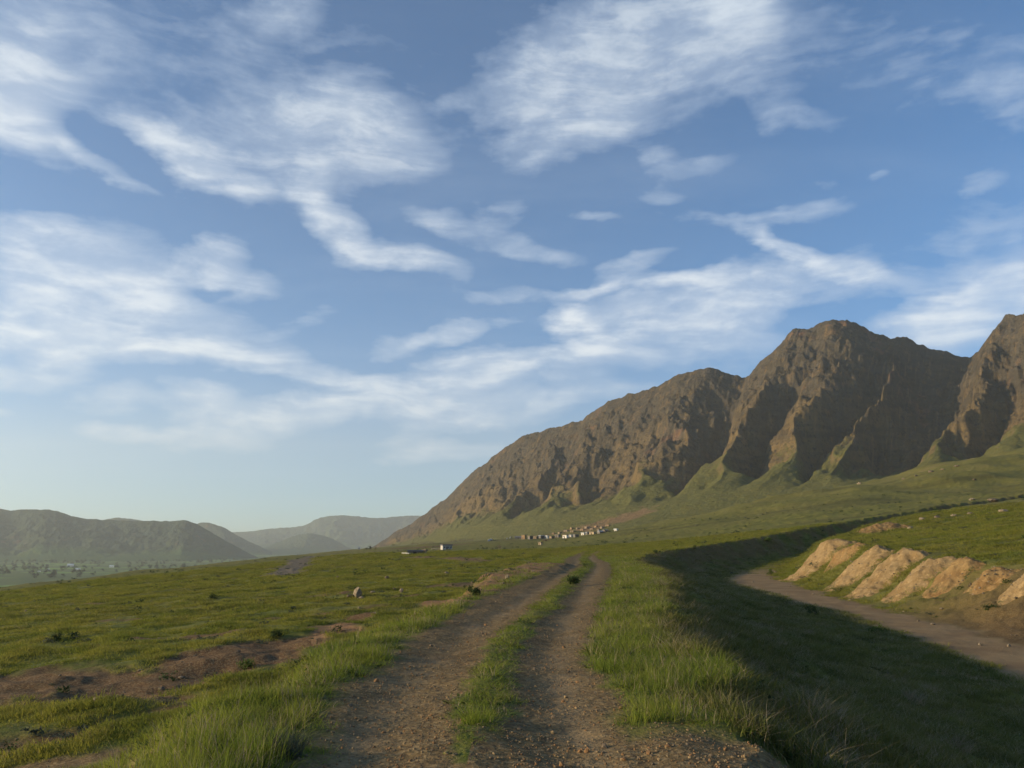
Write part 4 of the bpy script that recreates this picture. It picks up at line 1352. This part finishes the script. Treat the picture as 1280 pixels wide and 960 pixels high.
def house(px, py, wpx, hpx, wall, roof, label, depth=.9, rot=0.0, group='village houses at the mountain foot', windows=1, gable=False, name='house', cat='house', seat=.4, t=None):
    if t is None:
        p, t = spot(px, py)
    else:
        p = Vector(at(px, py, t))
        p.z = drop(p.x, p.y)
    if p is None:
        return
    if group in ('village houses at the mountain foot', 'mud houses above the village row'):
        hpx, wpx = hpx * .54, wpx * 1.0
        px = 705 + (px - 705) * 1.10
    w, h = wpx * t / F, hpx * t / F
    dp = w * depth
    e = bpy.data.objects.new(name, None)
    link(e)
    e.location = (p.x, p.y, p.z - seat)
    e.rotation_euler.z = rot - math.atan2(p.x, p.y)
    tag(e, label, cat, group)
    h += seat
    hw = w / 2
    wt = max(.3, w * .03)
    wm, rm = WALLS[wall], ROOFS[roof]
    # four walls; openings in the front are cut as recesses between piers
    dw = min(1.3, w * .2)
    dh = min(2.2, h * .68) + seat * .5
    ops = [(-hw * .05 - dw / 2, dw, 0, dh, 'door')]
    zs0, zs1 = h * .45, h * .45 + min(1.3, h * .34)
    for i in range(windows):
        cxw = (-hw * .58) if i == 0 else hw * (.45 if windows == 2 else .25 + .5 * (i - 1) / max(1, windows - 2))
        ops.append((cxw - dw * .45, dw * .9, zs0, zs1, 'window'))
    ops.sort()
    lst = [(-hw, hw, dp / 2 - wt, dp / 2, 0, h), (-hw, -hw + wt, -dp / 2, dp / 2 - wt, 0, h), (hw - wt, hw, -dp / 2, dp / 2 - wt, 0, h)]
    xc = -hw + wt
    for (x0, ww, z0, z1, kd) in ops:
        lst.append((xc, x0, -dp / 2, -dp / 2 + wt, 0, h))
        if z0 > 0:
            lst.append((x0, x0 + ww, -dp / 2, -dp / 2 + wt, 0, z0))
        lst.append((x0, x0 + ww, -dp / 2, -dp / 2 + wt, z1, h))
        xc = x0 + ww
    lst.append((xc, hw - wt, -dp / 2, -dp / 2 + wt, 0, h))
    obj('wall', boxes('wall', lst, wm), e)
    ov = .25
    if gable:
        rh = w * .14
        vs = [(-hw - ov, -dp / 2 - ov, h), (hw + ov, -dp / 2 - ov, h), (hw + ov, dp / 2 + ov, h), (-hw - ov, dp / 2 + ov, h), (-hw - ov, 0, h + rh), (hw + ov, 0, h + rh)]
        vs = [(a, b, c + .004) for a, b, c in vs]
        me = bpy.data.meshes.new('roof')
        me.from_pydata(vs, [], [(0, 3, 2, 1), (0, 1, 5, 4), (2, 3, 4, 5), (1, 2, 5), (3, 0, 4)])
        me.materials.append(rm)
        obj('roof', me, e)
    else:
        obj('roof', boxes('roof', [(-hw - ov, hw + ov, -dp / 2 - ov, dp / 2 + ov, h + .004, h + .30), (-hw * .96, hw * .96, -dp * .46, dp * .46, h + .304, h + .36)], rm), e)
    for (x0, ww, z0, z1, kd) in ops:
        if kd == 'door':
            obj('door', boxes('door', [(x0 + .01, x0 + ww - .01, -dp / 2 + .12, -dp / 2 + .2, .02, z1 - .01)], M_door), e)
        else:
            wo_ = obj('window', boxes('window', [(x0 + .01, x0 + .11, -dp / 2 + .06, -dp / 2 + .2, z0 + .01, z1 - .01), (x0 + ww - .11, x0 + ww - .01, -dp / 2 + .06, -dp / 2 + .2, z0 + .01, z1 - .01),
                                                 (x0 + .11, x0 + ww - .11, -dp / 2 + .06, -dp / 2 + .2, z0 + .01, z0 + .1), (x0 + .11, x0 + ww - .11, -dp / 2 + .06, -dp / 2 + .2, z1 - .1, z1 - .01)], M_frame), e)
            obj('pane', boxes('pane', [(x0 + .11, x0 + ww - .11, -dp / 2 + .13, -dp / 2 + .16, z0 + .1, z1 - .1)], M_pane), wo_)
    return e


LR = R(35)       # most fronts turn a little to the left
house(655, 674, 5, 9, 'orange', 'earth', 'tall orange mud house at the left end of the village', .8, -LR)
house(663, 674, 5, 6.5, 'grey', 'earth', 'grey stone house close against the tall orange one', .9, LR)
house(670, 673.5, 5, 5, 'mud', 'earth', 'low brown house between the grey stone house and the bare trees', .9, -LR)
house(677, 673, 6, 5.5, 'grey', 'blue', 'grey house with a blue-grey roof left of the small white house', .8, LR)
house(683.5, 673, 4, 5, 'white', 'white', 'small whitewashed house with a pale roof near the village front', .9, -LR)
house(690, 673, 5, 4, 'mud', 'earth', 'low mud house between two small white houses', 1, LR)
house(683, 676, 10, 1.6, 'orange', 'earth', 'long low orange yard building in front of the village', .4, 0, windows=1)
house(697, 671.5, 6, 5.5, 'grey', 'earth', 'grey house just left of the tall white one', .8, -LR)
house(707, 672.5, 6, 6.5, 'white', 'earth', 'tall bright white house standing in the middle of the village', .8, -LR, seat=.6)
house(713, 671, 5, 3.8, 'pale', 'blue', 'pale house with blue-grey roof right of the tall white one', .8, -LR)
house(720, 671, 6, 4.5, 'grey', 'grey', 'dark grey house in the shaded row right of the tall white house', .8, LR)
house(729, 668.5, 4, 4, 'white', 'white', 'small white house in the right half of the village', .8, -LR)
house(735, 668, 5, 4.5, 'grey', 'blue', 'grey house between the small white and the cream house', .8, LR)
house(741, 667.5, 7, 4.5, 'cream', 'earth', 'broad cream house at the right of the village', .8, -LR)
house(751, 666.5, 7, 4, 'grey', 'blue', 'grey house with a slanting blue-grey roof right of the cream one', .8, LR, gable=True)
house(757, 665, 6, 4, 'mud', 'grey', 'brown house with dark roof at the right end of the village row', .8, LR, gable=True)
house(770, 663.5, 3.6, 3, 'white', 'white', 'tiny white house by itself beyond the right end of the village', .8, -LR)
house(648, 673, 9, 2.6, 'grey', 'grey', 'long dark shed just outside the left end of the village', .5, 0, gable=True, name='shed', cat='shed')
mudl = 'of the small mud houses on the brown slope above the village'
for i, (x, y) in enumerate(sorted([(700, 667), (708, 664.5), (716, 665), (722, 661.5), (728, 663), (734, 660.5), (740, 662), (746, 659), (753, 660.5), (760, 657.5)  , (692, 667.5), (715, 661.5), (748, 663.2)])):
    house(x, y, 3.2 + (i * 37 % 5) * .5, 2.6 + (i * 17 % 4) * .3, 'mud' if i % 3 else 'orange', 'earth', nth(i, mudl), .9, LR if i % 2 else -LR, 'mud houses above the village row', windows=1)
house(675.5, 681, 4, 2.6, 'cream', 'earth', 'small cream hut in the field below the village', .8, -LR, None, 1, name='hut', cat='hut')
# farm buildings on the plain
house(558, 686.5, 13, 4.6, 'pale', 'grey', 'long dark-fronted farm barn with a white left end on the plain', .5, R(24), None, 3, name='barn', cat='barn')
house(519, 692, 18, 2.7, 'grey', 'grey', 'long low ruined stone byre left of the barn', .35, 0, None, 2, name='byre', cat='byre')
house(531, 691.5, 3.5, 3, 'cream', 'earth', 'small cream hut at the right end of the low byre', .9, -LR, None, 1, name='hut', cat='hut')
p, t = spot(551.8, 686.8)
e = link(bpy.data.objects.new('white_wall', None))


def long_wall(x0, y0, x1, y1, hpx, mat, label, name, cat):
    a, ta = spot(x0, y0)
    b, tb = spot(x1, y1)
    n = 12
    h = hpx * (ta + tb) / 2 / F
    d = (b - a)
    nx, ny = -d.y / d.length * .25, d.x / d.length * .25
    vs, fs = [], []
    for i in range(n + 1):
        q = a + d * i / n
        z = float(drop(q.x, q.y))
        hh = h * (1 + .12 * math.sin(i * 2.3))
        vs += [(q.x - nx, q.y - ny, z - .5), (q.x + nx, q.y + ny, z - .5), (q.x + nx, q.y + ny, z + hh), (q.x - nx, q.y - ny, z + hh)]
    for i in range(n):
        o_ = i * 4
        for k_ in range(4):
            fs.append((o_ + k_, o_ + (k_ + 1) % 4, o_ + 4 + (k_ + 1) % 4, o_ + 4 + k_))
    fs += [(0, 1, 2, 3), (n * 4 + 3, n * 4 + 2, n * 4 + 1, n * 4)]
    o = obj(name, mesh_np(name, vs, fs, mat, smooth=False))
    return tag(o, label, cat)


bpy.data.objects.remove(e)
long_wall(539, 687, 551, 686.5, 1.6, WALLS['cream'], 'low cream yard wall left of the dark farm barn', 'yard_wall', 'wall')
long_wall(503, 692.5, 512, 693, 1.6, WALLS['pale'], 'short pale wall at the left end of the low byre', 'yard_wall', 'wall')
long_wall(610, 676.5, 638, 671.5, 1.3, WALLS['white'], 'long whitewashed wall climbing towards the left end of the village', 'boundary_wall', 'wall')
house(449, 686.5, 3, 2, 'white', 'white', 'tiny white building by the trees at the tail of the mountain', .8, 0, None, 1, name='hut', cat='hut')
# pale sheds far down in the valley
for (x, y, w, h, lb) in [(88, 708, 7, 2.2, 'long white shed far down in the valley, left of the others'),
                         (97, 712.5, 6, 1.6, 'white shed on the valley floor just below the long one'),
                         (139.5, 709.5, 5, 2.2, 'white valley building standing apart on the right'),
                         (60, 712.5, 3, 1.2, 'tiny pale building at the left of the valley sheds'),
                         (49, 715, 3, 1.0, 'tiny pale building lowest and leftmost in the valley')]:
    house(x, y, w, h, 'white', 'white', lb, .5, R(-20), 'white buildings in the valley', 1, name='valley_shed', cat='shed', gable=True)


# ------------------------------------------------------------------ trees by the village and barn
M_twig = plain_mat('bare_twigs', (.17, .14, .11), .25, 3, .9, .1)
M_orch = plain_mat('bare_orchard_twigs', (.135, .105, .085), .3, .6, .9, .1)


def tree(px, py, wpx, hpx, label, mat=M_crown, seed=0, group=None, n=260, bare=False, name='tree'):
    p, t = spot(px, py)
    if p is None:
        return
    h, w = hpx * t / F, wpx * t / F
    e = link(bpy.data.objects.new(name, None))
    e.location = p
    tag(e, label, 'tree', group)
    obj('trunk', sticks(seed, 1 if not bare else 3, h * .028, h * (.95 if bare else .8), .12 if not bare else .3, M_stem, 'trunk', 3, .01), e)
    c = leaf_cloud(seed, n if not bare else n // 3, w / 2, h * .5, h * (.045 if bare else .07), M_twig if bare else mat, 'crown')
    co = obj('crown', c, e)
    co.location.z = h * .22


tree(625, 688, 10, 8, 'bare twiggy tree standing alone in the field right of the barn', M_twig, 1, None, 220, True, 'bare_tree')
tree(463, 688, 5, 6, 'darkest tree of the group at the tail of the mountain', M_crown, 2, 'trees at the tail of the mountain')
tree(458, 688, 4, 4.5, 'small tree left of the darkest at the tail of the mountain', M_crown, 3, 'trees at the tail of the mountain')
tree(469, 687.5, 4, 4, 'pale low tree right of the darkest at the tail of the mountain', M_orch, 4, 'trees at the tail of the mountain')
tree(493, 683.5, 10, 4, 'dark rounded tree at the left of the orchard rows', M_crown, 5)
tree(499, 690, 7, 3, 'faint bushy tree just left of the low byre', M_orch, 55)
for i, x in enumerate(np.linspace(515, 541, 8)):
    tree(x, 682 - i * .25, 5, 3.6, nth(i, 'of the bare brown orchard trees left of the orange bank'), M_orch, 60 + i, 'left orchard row', 140)
for i, x in enumerate(np.linspace(564, 590, 8)):
    tree(x, 678.8 - i * .25, 5, 4.0, nth(i, 'of the bare brown orchard trees in the row above the barn'), M_orch, 80 + i, 'orchard row above the barn', 140)
for i, x in enumerate(np.linspace(610, 650, 9)):
    tree(x, 677.5 - i * .25, 5, 2.6, nth(i, 'of the low grey-brown hedge trees along the white wall'), M_orch, 100 + i, 'hedge row along the white wall', 120)
for i, (x, y) in enumerate([(668, 672), (673, 671), (680, 671), (688, 670), (693, 670), (700, 669), (704, 668.5), (717, 668), (724, 667), (745, 665)]):
    tree(x, y, 4, 6 - (i % 3), nth(i, 'of the bare grey poplars rising between the village houses'), M_twig, 120 + i, 'bare poplars in the village', 160, True, 'bare_tree')
for i in range(16):
    x = 775 + i * 4.0 + random.uniform(-1, 1)
    tree(x, 671 - (x - 775) * .20 + random.uniform(-2, 3), 5, 3.2, nth(i, 'of the dark shrubby trees on the green slope beyond the village'), M_crown, 150 + i, 'scrub on the green slope', 90)

# ------------------------------------------------------------------ air
lo, hi = 0.0, 0.0
for o_ in scene.objects:
    if o_.type == 'MESH' and o_.get('kind') == 'structure':
        zz = np.empty(len(o_.data.vertices) * 3, np.float32)
        o_.data.vertices.foreach_get('co', zz)
        lo, hi = min(lo, float(zz[2::3].min())), max(hi, float(zz[2::3].max()))
bx = boxes('haze', [(-15200, 15200, -15200, 15200, lo - 1, hi + 25)], [])
print('HAZE', lo, hi)
hm, HN = new_mat('haze_air')
pv = HN.n('ShaderNodeVolumePrincipled', {'Color': (.92, .97, .94), 'Density': HAZE, 'Anisotropy': .25})
HN.n('ShaderNodeOutputMaterial', {'Volume': pv.outputs[0]})
bx.materials.clear()
bx.materials.append(hm)
tag(obj('haze', bx), kind='stuff')
